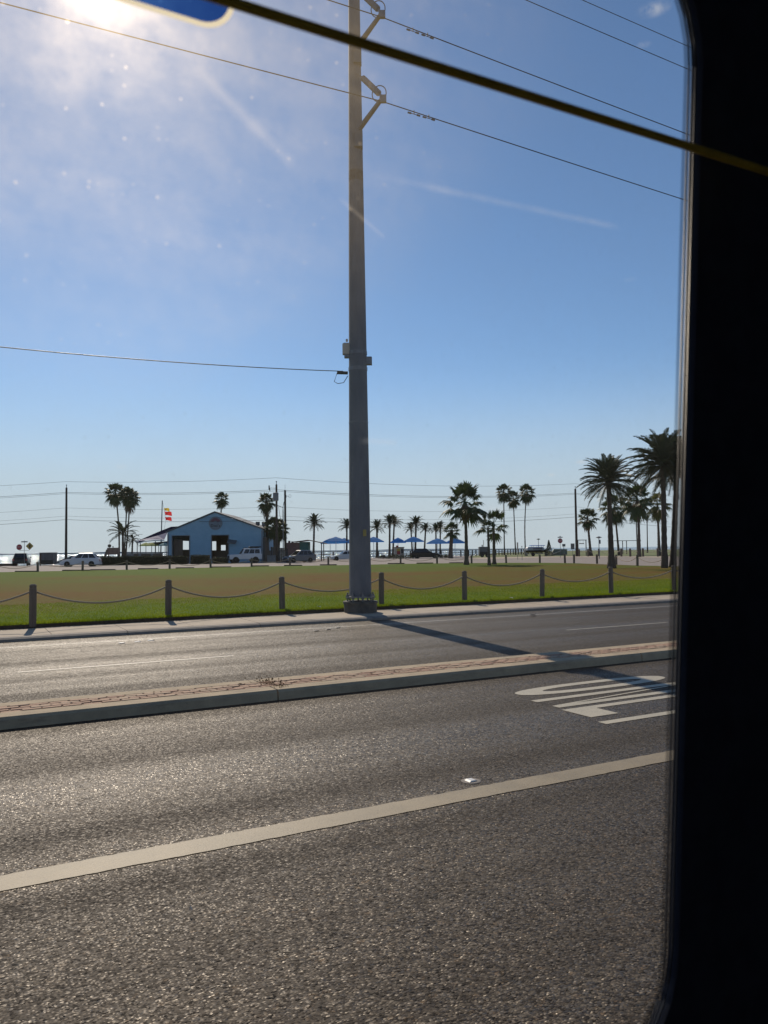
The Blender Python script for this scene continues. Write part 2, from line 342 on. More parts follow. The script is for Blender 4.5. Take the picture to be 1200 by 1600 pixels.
# ------------------------------------------------------------------ mesh helpers
class MB:
    """collects geometry for one mesh"""
    def __init__(s): s.v = []; s.f = []; s.m = []; s.mi = 0
    def add(s, vs, fs):
        b = len(s.v); s.v.extend([tuple(v) for v in vs]); s.f.extend([tuple(i + b for i in f) for f in fs]); s.m.extend([s.mi] * len(fs)); return s
    def box(s, x0, x1, y0, y1, z0, z1, bev=0.0):
        if bev <= 0:
            return s.add([(x0, y0, z0), (x1, y0, z0), (x1, y1, z0), (x0, y1, z0), (x0, y0, z1), (x1, y0, z1), (x1, y1, z1), (x0, y1, z1)],
                         [(0, 3, 2, 1), (4, 5, 6, 7), (0, 1, 5, 4), (1, 2, 6, 5), (2, 3, 7, 6), (3, 0, 4, 7)])
        b = bev
        ring = lambda i, z: [(x0 + i, y0 + i, z), (x1 - i, y0 + i, z), (x1 - i, y1 - i, z), (x0 + i, y1 - i, z)]
        vs = ring(0, z0) + ring(0, z1 - b) + ring(b, z1)
        fs = [(0, 3, 2, 1), (8, 9, 10, 11)]
        for k in (0, 4):
            for i in range(4): fs.append((k + i, k + (i + 1) % 4, k + 4 + (i + 1) % 4, k + 4 + i))
        return s.add(vs, fs)
    def rev(s, prof, n=12, c=(0, 0, 0), cap=True):        # prof: (r, z)
        vs = []; fs = []
        for r, z in prof:
            for i in range(n):
                a = 2 * math.pi * i / n; vs.append((c[0] + r * math.cos(a), c[1] + r * math.sin(a), c[2] + z))
        for k in range(len(prof) - 1):
            for i in range(n): fs.append((k * n + i, k * n + (i + 1) % n, (k + 1) * n + (i + 1) % n, (k + 1) * n + i))
        if cap:
            fs.append(tuple(range(n - 1, -1, -1))); fs.append(tuple((len(prof) - 1) * n + i for i in range(n)))
        return s.add(vs, fs)
    def tube(s, pts, rad, n=6):
        pts = [Vector(p) for p in pts]
        rads = rad if isinstance(rad, (list, tuple)) else [rad] * len(pts)
        vs = []; fs = []
        for k, p in enumerate(pts):
            d = (pts[min(k + 1, len(pts) - 1)] - pts[max(k - 1, 0)]).normalized()
            a = d.cross(Vector((0, 0, 1)) if abs(d.z) < 0.95 else Vector((1, 0, 0))).normalized(); b = d.cross(a)
            for i in range(n):
                t = 2 * math.pi * i / n; vs.append(p + (a * math.cos(t) + b * math.sin(t)) * rads[k])
        for k in range(len(pts) - 1):
            for i in range(n): fs.append((k * n + i, (k + 1) * n + i, (k + 1) * n + (i + 1) % n, k * n + (i + 1) % n))
        fs.append(tuple(range(n))); fs.append(tuple((len(pts) - 1) * n + i for i in range(n - 1, -1, -1)))
        return s.add(vs, fs)
    def prism(s, poly, y0, y1):                           # poly in x,z extruded along y
        n = len(poly)
        vs = [(x, y0, z) for x, z in poly] + [(x, y1, z) for x, z in poly]
        fs = [tuple(range(n)), tuple(range(2 * n - 1, n - 1, -1))] + [(i, i + n, (i + 1) % n + n, (i + 1) % n) for i in range(n)]
        return s.add(vs, fs)
    def flat(s, poly, z):
        return s.add([(x, y, z) for x, y in poly], [tuple(range(len(poly)))])
    def slab(s, poly, z0, z1):
        n = len(poly)
        return s.add([(x, y, z0) for x, y in poly] + [(x, y, z1) for x, y in poly],
                     [tuple(range(n - 1, -1, -1)), tuple(range(n, 2 * n))] + [(i, (i + 1) % n, (i + 1) % n + n, i + n) for i in range(n)])
    def mesh(s, name, mats, smooth=False, fix=True):
        me = bpy.data.meshes.new(name); me.from_pydata(s.v, [], s.f)
        for m in (mats if isinstance(mats, (list, tuple)) else [mats]): me.materials.append(m)
        if any(s.m): me.polygons.foreach_set('material_index', s.m)
        if fix:
            bm = bmesh.new(); bm.from_mesh(me); bmesh.ops.recalc_face_normals(bm, faces=bm.faces); bm.to_mesh(me); bm.free()
        if smooth: me.polygons.foreach_set('use_smooth', [True] * len(me.polygons))
        me.update(); return me
    def build(s, name, mats, parent=None, smooth=False, fix=True, **tags):
        return link(name, s.mesh(name, mats, smooth, fix), parent, **tags)
def link(name, me, parent=None, loc=None, rotz=0, **tags):
    o = bpy.data.objects.new(name, me); C.objects.link(o)
    if parent: o.parent = parent
    if loc is not None: o.location = loc
    if rotz: o.rotation_euler = (0, 0, rotz)
    for k, v in tags.items(): o[k] = v
    return o
def empty(name, loc, label, cat, rotz=0, group=None):
    o = bpy.data.objects.new(name, None); C.objects.link(o); o.location = loc; o.rotation_euler = (0, 0, rotz)
    o.empty_display_size = 0.3
    o['label'] = label; o['category'] = cat
    if group: o['group'] = group
    return o
def copy_tree(o, parent=None):
    c = o.copy(); C.objects.link(c)
    if parent: c.parent = parent
    for ch in o.children: copy_tree(ch, c)
    return c
def road(o):
    o.rotation_euler = (0, 0, ANG); return o
def lerp(a, b, t): return a + (b - a) * t
def text_mesh(txt, size, mat, name, depth=0.004):
    cu = bpy.data.curves.new(name, 'FONT'); cu.body = txt; cu.size = size; cu.align_x = 'CENTER'; cu.align_y = 'CENTER'; cu.extrude = depth; cu.resolution_u = 2
    tmp = bpy.data.objects.new(name, cu); C.objects.link(tmp)
    dg = bpy.context.evaluated_depsgraph_get(); dg.update()
    me = bpy.data.meshes.new_from_object(tmp.evaluated_get(dg)); bpy.data.objects.remove(tmp)
    me.transform(Matrix.Rotation(R(90), 4, 'X')); me.materials.clear(); me.materials.append(mat); return me

# ------------------------------------------------------------------ setting: ground
S0, S1 = -260, 330
b = MB(); b.flat([(S0, -12), (S1, -12), (S1, 18.15), (S0, 18.15)], 0.0)
road(b.build('road', M['asphalt'], kind='structure', fix=False))
b = MB(); _x = [-60 + 8 * k for k in range(7)] + [-3 + .06 * k for k in range(217)] + [12 + 8 * k for k in range(10)]
_lo = [(x, 4.82 + random.uniform(-.005, .005)) for x in _x]; _hi = [(x, 5.05 + random.uniform(-.005, .005)) for x in _x]
b.add([(x, y, .004) for x, y in _lo + _hi], [(i, i + 1, i + 1 + len(_x), i + len(_x)) for i in range(len(_x) - 1)])
o = road(b.build('lane_line', M['paint'], kind='structure', fix=False))
b = MB()
for a, c in ((-14, -11), (1.0, 4.4), (11.9, 15.0), (24, 27), (36, 39)):
    b.flat([(a, 13.42), (c, 13.42), (c, 13.52), (a, 13.52)], 0.004)
road(b.build('lane_dashes', M['worn'], kind='structure', fix=False))
b = MB(); b.flat([(-60, 17.02), (120, 17.02), (120, 17.12), (-60, 17.12)], 0.004)
road(b.build('edge_line', M['worn'], kind='structure', fix=False))
# painted word, read by drivers heading along +s: O N L Y, each letter stretched along the lane
def letters():
    b = MB()
    def ell(cs, ct, rs, rt, n=40):
        return [(cs + rs * (abs(math.cos(2 * math.pi * i / n)) ** 0.82) * (1 if math.cos(2 * math.pi * i / n) >= 0 else -1),
                 ct + rt * (abs(math.sin(2 * math.pi * i / n)) ** 0.82) * (1 if math.sin(2 * math.pi * i / n) >= 0 else -1)) for i in range(n)]
    z = 0.004
    A = ell(7.46, 7.94, 1.26, 0.26); B = ell(7.46, 7.94, 0.84, 0.115)
    n = len(A)
    b.add([(x, y, z) for x, y in A + B], [(i, (i + 1) % n, (i + 1) % n + n, i + n) for i in range(n)])
    b.flat([(6.08, 7.41), (8.74, 7.41), (8.74, 7.53), (6.08, 7.53)], z)
    b.flat([(6.08, 7.03), (8.74, 7.03), (8.74, 7.15), (6.08, 7.15)], z)
    b.flat([(6.42, 7.151), (6.08, 7.151), (8.40, 7.409), (8.74, 7.409)], z)
    b.flat([(6.02, 6.80), (8.74, 6.80), (8.74, 6.92), (6.02, 6.92)], z)
    b.flat([(6.02, 6.46), (6.42, 6.46), (6.42, 6.799), (6.02, 6.799)], z)
    b.flat([(5.92, 6.13), (7.25, 6.13), (7.25, 6.25), (5.92, 6.25)], z)
    b.flat([(7.25, 6.13), (7.35, 6.13), (8.74, 5.88), (8.74, 6.0)], z)
    b.flat([(7.35, 6.25), (7.25, 6.25), (8.74, 6.42), (8.74, 6.52)], z)
    return b
o = road(letters().build('painted_word', M['wordpaint'], fix=False)); o['kind'] = 'structure'

# median: two concrete kerbs with a brick band between
def kerb_run(t0, t1, z, joints, bev, mat, name):
    b = MB()
    for a, c in zip(joints[:-1], joints[1:]):
        a += 0.008; c -= 0.008
        prof = [(t0, -0.05), (t0 + 0.015, z - bev), (t0 + bev + 0.01, z), (t1, z), (t1, -0.05)]
        if name == 'back': prof = [(t0, -0.05), (t0, z), (t1 - bev - 0.01, z), (t1 - 0.01, z - bev), (t1, -0.05)]
        n = len(prof)
        b.add([(a, y, zz) for y, zz in prof] + [(c, y, zz) for y, zz in prof],
              [tuple(range(n)), tuple(range(2 * n - 1, n - 1, -1))] + [(i, i + n, (i + 1) % n + n, (i + 1) % n) for i in range(n)])
    return b
J = [3.56 + 6.1 * k for k in range(-6, 14)]
road(kerb_run(9.18, 9.47, 0.123, J, 0.03, None, 'front').build('median_kerb', M['kerb'], kind='structure'))
road(kerb_run(9.875, 10.12, 0.123, J, 0.03, None, 'back').build('median_kerb', M['kerb'], kind='structure'))
b = MB(); b.box(J[0], J[-1], 9.472, 9.873, -0.02, 0.1155); med = road(b.build('brick_median', M['mortar'], kind='structure'))
bricks = []
for v in range(5):
    q = MB(); q.box(-0.098, 0.098, -0.041, 0.041, -0.01, 0.022 + 0.002 * v, 0.006)
    bricks.append(q.mesh('brick', M['brick'][v % 3]))
rows = [9.523 + 0.1 * k for k in range(4)]
stuffb = MB(); cnt = 0
cells = [(s, r) for s in np.arange(-0.4, 60, 0.2085) for r in range(4)]
for s, r in cells:
    jit = (random.uniform(-.006, .006), random.uniform(-.003, .003), random.uniform(-.0025, .0025))
    ss = s + (0.104 if r % 2 else 0) + jit[0]
    if cnt < 300:
        o = link('brick', random.choice(bricks), med, loc=(ss, rows[r] + jit[1], 0.1005 + jit[2]), rotz=random.uniform(-.03, .03)); cnt += 1
    else:
        stuffb.mi = random.randrange(3); y = rows[r]; z = 0.1225 + jit[2]
        stuffb.box(ss - .098, ss + .098, y - .041, y + .041, 0.08, z, 0.006)
for s in np.arange(-30, -0.6, 0.2085):
    for r in range(4):
        stuffb.mi = random.randrange(3); stuffb.box(s - .098, s + .098, rows[r] - .041, rows[r] + .041, 0.08, 0.1225, 0.006)
stuffb.build('brick_paving', M['brick'], med, kind='stuff')

# far kerb, sidewalk
b = MB()
jj = [-30 + 3.05 * k for k in range(60)]
for a, c in zip(jj[:-1], jj[1:]):
    a += 0.006; c -= 0.006
    prof = [(18.15, -0.05), (18.17, 0.055), (18.24, 0.085), (18.40, 0.09), (18.40, -0.05)]
    n = 5
    b.add([(a, y, z) for y, z in prof] + [(c, y, z) for y, z in prof], [tuple(range(n)), tuple(range(2 * n - 1, n - 1, -1))] + [(i, i + n, (i + 1) % n + n, (i + 1) % n) for i in range(n)])
road(b.build('sidewalk_kerb', M['kerbgrey'], kind='structure'))
b = MB()
jj = [-30 + 1.525 * k for k in range(110)]
for a, c in zip(jj[:-1], jj[1:]):
    a += 0.005; c -= 0.005
    dz = random.uniform(-.003, .003)
    b.add([(a, 18.405, .092 + dz), (c, 18.405, .092 + dz), (c, 19.93, .115 + dz), (a, 19.93, .115 + dz), (a, 18.405, -.05), (c, 18.405, -.05), (c, 19.93, -.05), (a, 19.93, -.05)],
          [(0, 1, 2, 3), (0, 4, 5, 1), (1, 5, 6, 2), (2, 6, 7, 3), (3, 7, 4, 0)])
road(b.build('sidewalk', M['concrete'], kind='structure'))
# lawn: lip line slightly ragged
def w2r(p): return (p.dot(DX), p.dot(NX))
far_px = [(-60, 895.5), (0, 894), (100, 892), (200, 890), (300, 887.5), (400, 885), (500, 883.6), (560, 882.6), (630, 881), (700, 880), (790, 879.4), (860, 879.4), (910, 880.4), (950, 882), (1000, 883.6), (1050, 884.5), (1100, 886)]
far_edge = [w2r(ground(x, y, .2)) for x, y in far_px]
far_edge = [(-40, far_edge[0][1] + 1)] + far_edge + [(120, 35), (120, 20)]
rs = np.arange(120, -40.1, -0.12)
near_edge = [(float(s), 19.95 + 0.035 * math.sin(s * 3.1) * math.sin(s * 0.7) + random.uniform(-.02, .02)) for s in rs]
poly = far_edge + near_edge
me = bpy.data.meshes.new('lawn')
bm = bmesh.new()
vs = [bm.verts.new((x, y, 0.20)) for x, y in poly]
es = [bm.edges.new((vs[i], vs[(i + 1) % len(vs)])) for i in range(len(vs))]
bmesh.ops.triangle_fill(bm, edges=es, use_beauty=True)
for f in bm.faces:
    if f.normal.z < 0: f.normal_flip()
# the cut soil edge facing the sidewalk
low = [bm.verts.new((x, y + 0.0, 0.05)) for x, y in near_edge]
up = vs[len(far_edge):]
for i in range(len(up) - 1):
    f = bm.faces.new((up[i], up[i + 1], low[i + 1], low[i])); f.material_index = 1
bm.to_mesh(me); bm.free(); me.materials.append(M['lawn']); me.materials.append(M['soil'])
road(link('lawn', me, kind='structure'))
# grass blades of the nearest strip
def blades(s0, s1, t0, t1, n, h0, h1, wd, seed, name):
    rg = np.random.default_rng(seed)
    s = rg.uniform(s0, s1, n); t = t0 + (t1 - t0) * rg.uniform(0, 1, n) ** 1.6
    h = rg.uniform(h0, h1, n); a = rg.uniform(0, 2 * np.pi, n); lx = rg.normal(0, .35, n) * h; ly = rg.normal(0, .35, n) * h
    v = np.zeros((n, 3, 3)); c = np.cos(a) * wd; d = np.sin(a) * wd
    v[:, 0] = np.stack([s - c, t - d, np.full(n, .198)], 1); v[:, 1] = np.stack([s + c, t + d, np.full(n, .198)], 1); v[:, 2] = np.stack([s + lx, t + ly, .2 + h], 1)
    me = bpy.data.meshes.new(name); me.vertices.add(3 * n); me.vertices.foreach_set('co', v.ravel())
    me.loops.add(3 * n); me.loops.foreach_set('vertex_index', np.arange(3 * n, dtype=np.int32))
    me.polygons.add(n); me.polygons.foreach_set('loop_start', np.arange(0, 3 * n, 3, dtype=np.int32))
    me.update(calc_edges=True); me.materials.append(M['blade'])
    return road(link(name, me, label='short green turf along the sidewalk edge', category='grass', kind='stuff'))
blades(-2, 32, 19.93, 28, 110000, .02, .05, .006, 1, 'turf')
blades(-2, 30, 19.92, 20.15, 14000, .04, .085, .006, 2, 'turf_edge')

# parking lot and everything landward of the shore
shore_px = [(-400, 112), (0, 112), (60, 114), (170, 128), (330, 150), (480, 158), (600, 168), (740, 190), (780, 300), (900, 420), (1300, 420)]
shore = [site(px, d, 0.17) for px, d in shore_px]
poly = [(-140, 20), (120, 20), (300, 120)] + [(p.x, p.y) for p in reversed(shore)] + [(-300, 112)]
b = MB(); front = [tuple((DX * s + NX * 19.97)[:2]) for s in (-120, 260)]
poly = [front[0], front[1], (380, 420)] + [(p.x, p.y) for p in reversed(shore)] + [(-300, 100)]
b.flat(poly, 0.176)
n = len(poly)
b.add([(x, y, .176) for x, y in poly] + [(x, y, -3) for x, y in poly], [(i, (i + 1) % n, (i + 1) % n + n, i + n) for i in range(2, n - 1)])
b.build('parking_lot', M['lot'], kind='structure', fix=False)
# ground below everything, and the sea beyond
b = MB(); b.flat([(-9000, -300), (9000, -300), (9000, 100), (-9000, 100)], -0.6)
b.build('ground', M['sand'], kind='structure', fix=False)
b = MB(); b.flat([(-9000, 60), (9000, 60), (9000, 15000), (-9000, 15000)], -0.45)
b.build('sea', M['water'], kind='structure', fix=False)
b = MB()
xs = np.linspace(-4200, 900, 120); prev = None
tops = [(float(x), 4200 + 0.05 * x, max(0.5, 5 * math.sin((x + 4200) / 1650) + 2 * math.sin(x / 130) + 1 * math.sin(x / 47))) for x in xs]
for (x0, y0, h0), (x1, y1, h1) in zip(tops[:-1], tops[1:]):
    b.add([(x0, y0, -1), (x1, y1, -1), (x1, y1, h1), (x0, y0, h0), (x1, y1 + 300, h1), (x0, y0 + 300, h0)], [(0, 1, 2, 3), (3, 2, 4, 5)])
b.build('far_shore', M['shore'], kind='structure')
# park grass on the right beyond the lot, sand verge in front of it
g = [ground(x, y, .18) for x, y in ((735, 871.5), (800, 870.3), (860, 869.4), (960, 868.4), (1100, 870))]
f = [site(x, 400, .18) for x in (1250, 900)] + [site(775, 290, .18), site(738, 185, .18)]
MB().flat([(p.x, p.y) for p in g + f], 0.186).build('park_grass', M['park'], kind='structure', fix=False)
v = [ground(x, y, .18) for x, y in ((720, 874), (800, 872.2), (860, 870.8), (960, 870.2), (1100, 872))] + list(reversed(g))
MB().flat([(p.x, p.y) for p in v], 0.182).build('sand_verge', M['sand'], kind='structure', fix=False)

# ------------------------------------------------------------------ steel transmission pole with its wires
PT, PS = 19.05, None
base = ground(563, 957, 0.12)
base = DX * base.dot(DX) + NX * 19.35; base.z = 0.1
# keep the foundation where the photograph shows it
gp = ground(562.5, 958, 0.115) + Vector((0, 0.46, 0)); base = Vector((gp.x, gp.y, 0.1))
PB = base.copy(); PT = PB.dot(NX); PSs = PB.dot(DX); PD = PB.y
pole = empty('transmission_pole', PB, 'tall tapering grey steel power pole bolted to a round concrete foundation by the sidewalk', 'utility pole')
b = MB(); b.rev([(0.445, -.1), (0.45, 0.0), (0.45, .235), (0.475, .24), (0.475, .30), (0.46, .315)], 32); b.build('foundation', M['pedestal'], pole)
b = MB(); b.rev([(0.405, .405), (0.405, .445)], 8); b.build('base_plate', M['steel2'], pole)
rad = lambda z: lerp(0.305, 0.168, (z - .4) / 16.0)
b = MB()
for z0, z1, dr in ((.44, 12.3, 0.0), (12.0, 22.0, 0.0)):
    z1 = min(z1, 22.0)
    b.rev([(rad(z0) + dr, z0), (rad(z1) + dr, z1)], 12)
b.build('shaft', M['steel'], pole)
boltm = MB(); boltm.rev([(.022, .28), (.022, .55)], 8); boltm.rev([(.043, .375), (.043, .404)], 6); boltm.rev([(.043, .446), (.043, .49)], 6); boltm = boltm.mesh('anchor_bolt', M['steel2'])
for i in range(8):
    a = R(12 + 45 * i); link('anchor_bolt', boltm, pole, loc=(.352 * math.cos(a), .352 * math.sin(a), 0))
ARM = Vector((0.48, -0.877, 0)).normalized()
def zpole(py): return wp(600, py, PD).z - PB.z
def arm(py_tip, py_low, py_up, L=1.62):
    zt = wp(598, py_tip, PD - L * .877).z - PB.z
    zl = zpole(py_low); zu = zpole(py_up)
    tip = ARM * L + Vector((0, 0, zt))
    b = MB(); p0 = ARM * rad(zl) * .8 + Vector((0, 0, zl))
    b.tube([p0, tip], [.075, .055], 10); b.box(-.12, .12, -.05, .05, 0, 0) if False else None
    b.build('brace', M['steel'], pole)
    q = MB(); c = ARM * rad(zl) + Vector((0, 0, zl)); q.box(c.x - .11, c.x + .11, c.y - .11, c.y + .11, zl - .5, zl - .02, .03); q.build('bracket', M['steel'], pole)
    b = MB(); p1 = ARM * rad(zu) * .9 + Vector((0, 0, zu)); k0 = p1.lerp(tip, .22); k1 = p1.lerp(tip, .86)
    b.tube([p1, k0], .018, 6)
    pts = []; rr = []
    for i in range(25):
        pts.append(k0.lerp(k1, i / 24)); rr.append(.085 if i % 2 else .055)
    b.tube(pts, rr, 10); b.tube([k1, tip], .03, 6)
    b.build('insulator', M['steel2'], pole)
    b = MB(); ax = (tip - p1).normalized(); u = ax.cross(Vector((0, 0, 1))).normalized(); w2 = ax.cross(u); cc = k1
    b.tube([cc + (u * math.cos(t) + w2 * math.sin(t)) * .2 for t in np.linspace(0, 2 * math.pi * .93, 18)], .014, 5)
    b.build('corona_ring', M['steel2'], pole)
    b = MB(); w = tip + Vector((0.0, 0, -.10)); b.box(tip.x - .09, tip.x + .09, tip.y - .05, tip.y + .05, tip.z - .14, tip.z + .06, .02); b.build('wire_clamp', M['steel2'], pole)
    return tip + PB + Vector((0, 0, -.12))
tipA = arm(152, 208, 118)
tipB = arm(20, 78, -14)
# spans along the road
def span(p, name, label, py_left=None, rad_=0.014, dampers=True, back=-55, fwd=90, sagl=0.006, sagr=0.006, pitchl=0.0, pitchr=0.0):
    b = MB(); pts = []
    for s in list(np.linspace(back, 0, 30)) + list(np.linspace(0, fwd, 40))[1:]:
        k = sagl if s < 0 else sagr; sl = pitchl if s < 0 else pitchr
        z = -abs(s) * sl + k * 0.06 * s * s
        pts.append(p + DX * s + Vector((0, 0, z)))
    b.tube(pts, rad_, 5)
    o = b.build(name, M['wire'], label=label, category='power line', group='wires strung along the road from the steel pole')
    if dampers:
        for q in (.95, 1.42):
            d = MB(); c = p + DX * q + Vector((0, 0, -.09)); d.tube([c - DX * .14, c + DX * .14], .010, 5)
            for e in (-.14, .14): d.tube([c + DX * (e - .05), c + DX * (e + .05)], .024, 6)
            d.tube([c, c + Vector((0, 0, .1))], .015, 5)
            d.build('vibration_damper', M['steel2'], o)
    return o
span(tipA, 'power_line', 'lowest heavy wire crossing the sky through the lower pole arm', pitchl=.035, pitchr=.03, sagl=.004, sagr=.004)
span(tipB, 'power_line', 'heavy wire held by the upper pole arm', pitchl=.03, pitchr=.03, sagl=.004, sagr=.004)
def far_wire(p1, p2, t, name, label):
    s1, z1 = on_t(*p1, t); s2, z2 = on_t(*p2, t); b = MB()
    k = (z2 - z1) / (s2 - s1)
    pts = [DX * s + NX * t + Vector((0, 0, z1 + k * (s - s1) + .0002 * (s - s1) * (s - s2))) for s in np.linspace(s1 - 3, s2 + 50, 40)]
    b.tube(pts, .012, 5); b.build(name, M['wire'], label=label, category='power line', group='wires strung along the road from the steel pole')
far_wire((822, 0), (1075, 108), PT - 1.3, 'power_line', 'thin wire entering at the top right, second from the corner')
far_wire((910, 0), (1070, 70), PT, 'power_line', 'topmost thin wire near the upper right corner of the window')
# service cable to the left
ps, pz = on_t(536, 580, PT)
b = MB(); pts = []
es, ez = on_t(0, 542, PT)
for i in range(40):
    s = ps - 1.6 * i * .5; z = pz + (ez - pz) * (s - ps) / (es - ps) + .004 * (s - ps) * (s - es); pts.append(DX * s + NX * PT + Vector((0, 0, z)))
b.tube(pts, .012, 5); b.build('service_cable', M['wire'], label='thin cable running left from halfway up the steel pole', category='cable')
zc = pz - PB.z
b = MB(); b.tube([(-.28, 0, zc), (-.58, 0, zc + .01)], .045, 8); b.tube([(-.58, 0, zc), (-.66, 0, zc - .24), (-.56, -.02, zc - .30), (-.40, 0, zc - .27), (-.28, 0, zc - .08)], .010, 5)
b.build('cable_clamp', M['plastic'], pole)
b = MB()
for z, h in ((zc + .05, .16), (zc + .5, .2)):
    b.rev([(rad(z) + .012, z), (rad(z) + .012, z + .1)], 12)
b.box(rad(zc) - .02, rad(zc) + .14, -.08, .08, zc + .22, zc + .44, .02); b.box(-rad(zc) - .12, -rad(zc) + .02, -.07, .07, zc + .42, zc + .62, .02)
b.build('band_clamp', M['steel2'], pole)
zt_ = wp(570, 833, PD).z - PB.z
b = MB(); b.box(.10, .19, -rad(zt_) - .012, -rad(zt_) + .03, zt_ - .09, zt_ + .09); b.build('number_plate', M['yellow'], pole)
b = MB(); b.rev([(rad(5.2) + .006, 5.2), (rad(5.24) + .006, 5.24)], 12); b.build('weld_seam', M['steel2'], pole)
zb = wp(538, 545, PD).z - PB.z
b = MB(); b.box(-.42, -.22, -.09, .09, zb - .16, zb + .16, .04); b.tube([(-.30, 0, zb + .2), (-.30, 0, zb + .27)], .03, 8); b.build('sensor_box', M['cream'], pole)

# ------------------------------------------------------------------ rope fences
def post_mesh(h, r, name='post'):
    b = MB(); b.rev([(r, -.05), (r, h - .10), (r * .92, h - .085), (r * .92, h - .07), (r, h - .055), (r * .97, h - .03), (r * .6, h)], 12); return b.mesh(name, M['post'])
def rope_fence(pts, h, r, rr, sag, label, skip=(), rope_mat=None, zr=0.16):
    root = empty('rope_fence', pts[0], label, 'fence')
    me = post_mesh(h, r); ang = 0
    for i, p in enumerate(pts):
        o = link('post', me, root, loc=p - pts[0]); o.rotation_euler = (random.uniform(-.028, .028), random.uniform(-.028, .028), random.random() * 3); o.scale.z = random.uniform(.96, 1.03)
        if i + 1 < len(pts) and i not in skip:
            q = pts[i + 1]; b = MB(); L = []
            sg = sag * random.uniform(.78, 1.22)
            for k in range(15):
                t = k / 14; u = p.lerp(q, t) - pts[0]; L.append(u + Vector((0, 0, h - zr - sg * 4 * t * (1 - t))))
            b.tube(L, rr, 7); b.build('rope', rope_mat or M['rope'], root, smooth=True)
    return root
px_posts = [(51, 975.5), (263, 963), (441, 952), (596, 944), (726, 938), (847, 932.5), (955, 927.5)]
P = [ground(x, y, .2) for x, y in px_posts]
st = P[1] - P[0]; P = [P[0] - st * 1.0] + P
st = (P[-1] - P[-3]) * .5
P += [P[-1] + st, P[-1] + st * 2]
rope_fence(P, 0.92, .080, .022, .30, 'near rope and post fence along the sidewalk edge of the lawn')
fp = [(-12, 894.5), (59, 893), (129, 891.5), (198, 890), (265, 888.5), (329, 887), (393, 885.5), (453, 884), (513, 882.8), (570, 882), (626, 881), (683, 880.6), (737, 880.2), (791, 880), (843.6, 879.5), (883, 879.4), (897, 879.6), (933, 880.4), (963, 881.8), (996, 884), (1042, 886)]
P = [ground(x, y, .2) for x, y in fp]
rope_fence(P, 0.92, .105, .024, .42, 'far rope and post fence round the outer edge of the lawn beside the parking lot', skip=(12, 13, 14, 15, 16, 17))
# pale topped fence beyond the lot
def fence2():
    xs = [905, 919, 936, 955, 971, 985, 1005, 1028, 1050]; P = [ground(x, 869.3 + (.3 if x > 970 else 0), .18) for x in xs]
    rope_fence(P, 1.35, .17, .035, .5, 'pale rope and post fence beyond the lot in front of the park grass', rope_mat=M['cream'])
fence2()
# pale fat bollards
bm_ = MB(); bm_.rev([(.34, 0), (.34, 1.05), (.36, 1.06), (.36, 1.2), (.24, 1.38)], 14); bm_ = bm_.mesh('pale_bollard', M['concrete'])
for i, (x, y, lab) in enumerate(((822, 868.8, 'fat pale concrete bollard in front of the boat'), (853.5, 868.8, 'fat pale concrete bollard left of the small cypress'))):
    link('pale_bollard', bm_, loc=ground(x, y, .18), label=lab, category='bollard', group='fat pale bollards by the far verge')
# wheel stops
ws = MB(); ws.box(-.95, .95, -.08, .08, 0, .11, .03); ws = ws.mesh('wheel_stop', M['stopbar'])
spots = [(24, 59, 893.8), (98, 141, 892), (141, 180, 891.2), (216, 247, 889.6), (275, 303, 888.2), (330, 361, 886.8), (394, 420, 885), (444, 472, 884.3), (500, 526, 883.3), (606, 632, 881.2), (651, 677, 880.6), (702, 724, 880.2)]
names = ['left of the leftmost far post', 'in front of the white crossover', 'just right of the white crossover', 'below the navy canopy', 'below the left doorway of the blue hall', 'below the right doorway of the blue hall',
         'in front of the white off-roader', 'in front of the grey hatchback', 'left of the steel pole', 'below the red and yellow booth', 'in front of the black wagon', 'left of the big fan palm trunk']
for (a, c, y), nm in zip(spots, names):
    p0 = ground(a, y, .18); p1 = ground(c, y - .2, .18); o = link('wheel_stop', ws, loc=(p0 + p1) / 2, rotz=math.atan2(p1.y - p0.y, p1.x - p0.x), label='low dark wheel stop at the lot edge, ' + nm, category='wheel stop', group='low wheel stops along the lawn edge of the lot')
    o.scale.x = max(.8, min(1.7, (p1 - p0).length / 1.9))

# ------------------------------------------------------------------ palms
rng = random.Random(11)
def fan_leaf(elev, L=1.0, seed=0, droop=0.5):
    """one fan leaf along +X: petiole then a pleated fan; unit size, scaled later"""
    rg = random.Random(seed); b = MB()
    ca, sa = math.cos(elev), math.sin(elev)
    pts = []
    for i in range(5):
        t = i / 4 * .55; pts.append(Vector((t * ca, 0, t * sa - .10 * t * t)))
    b.tube(pts, [.014, .012, .010, .009, .007], 3)
    e = pts[-1]; fwd = (pts[-1] - pts[-2]).normalized(); side = Vector((0, 1, 0)); nrm = fwd.cross(side).normalized() * -1
    n = 17
    for i in range(n):
        a = R(-108 + 216 * i / (n - 1)) + rg.uniform(-.04, .04); ln = (.52 - .12 * abs(a) / 1.9) * rg.uniform(.86, 1.1)
        d = fwd * math.cos(a) + side * math.sin(a)
        wd = side * math.cos(a) - fwd * math.sin(a)
        cup = nrm * (.10 * abs(math.sin(a)))
        m_ = e + d * ln * .58 + cup * .6 + Vector((0, 0, -droop * .05)); t_ = e + d * ln + cup * .4 + Vector((0, 0, -droop * rg.uniform(.14, .34)))
        hw = .043
        b.add([e, m_ - wd * hw + nrm * .012, t_, m_ + wd * hw + nrm * .012, m_ - nrm * .008], [(0, 1, 4), (1, 2, 4), (4, 2, 3), (0, 4, 3)])
    return b
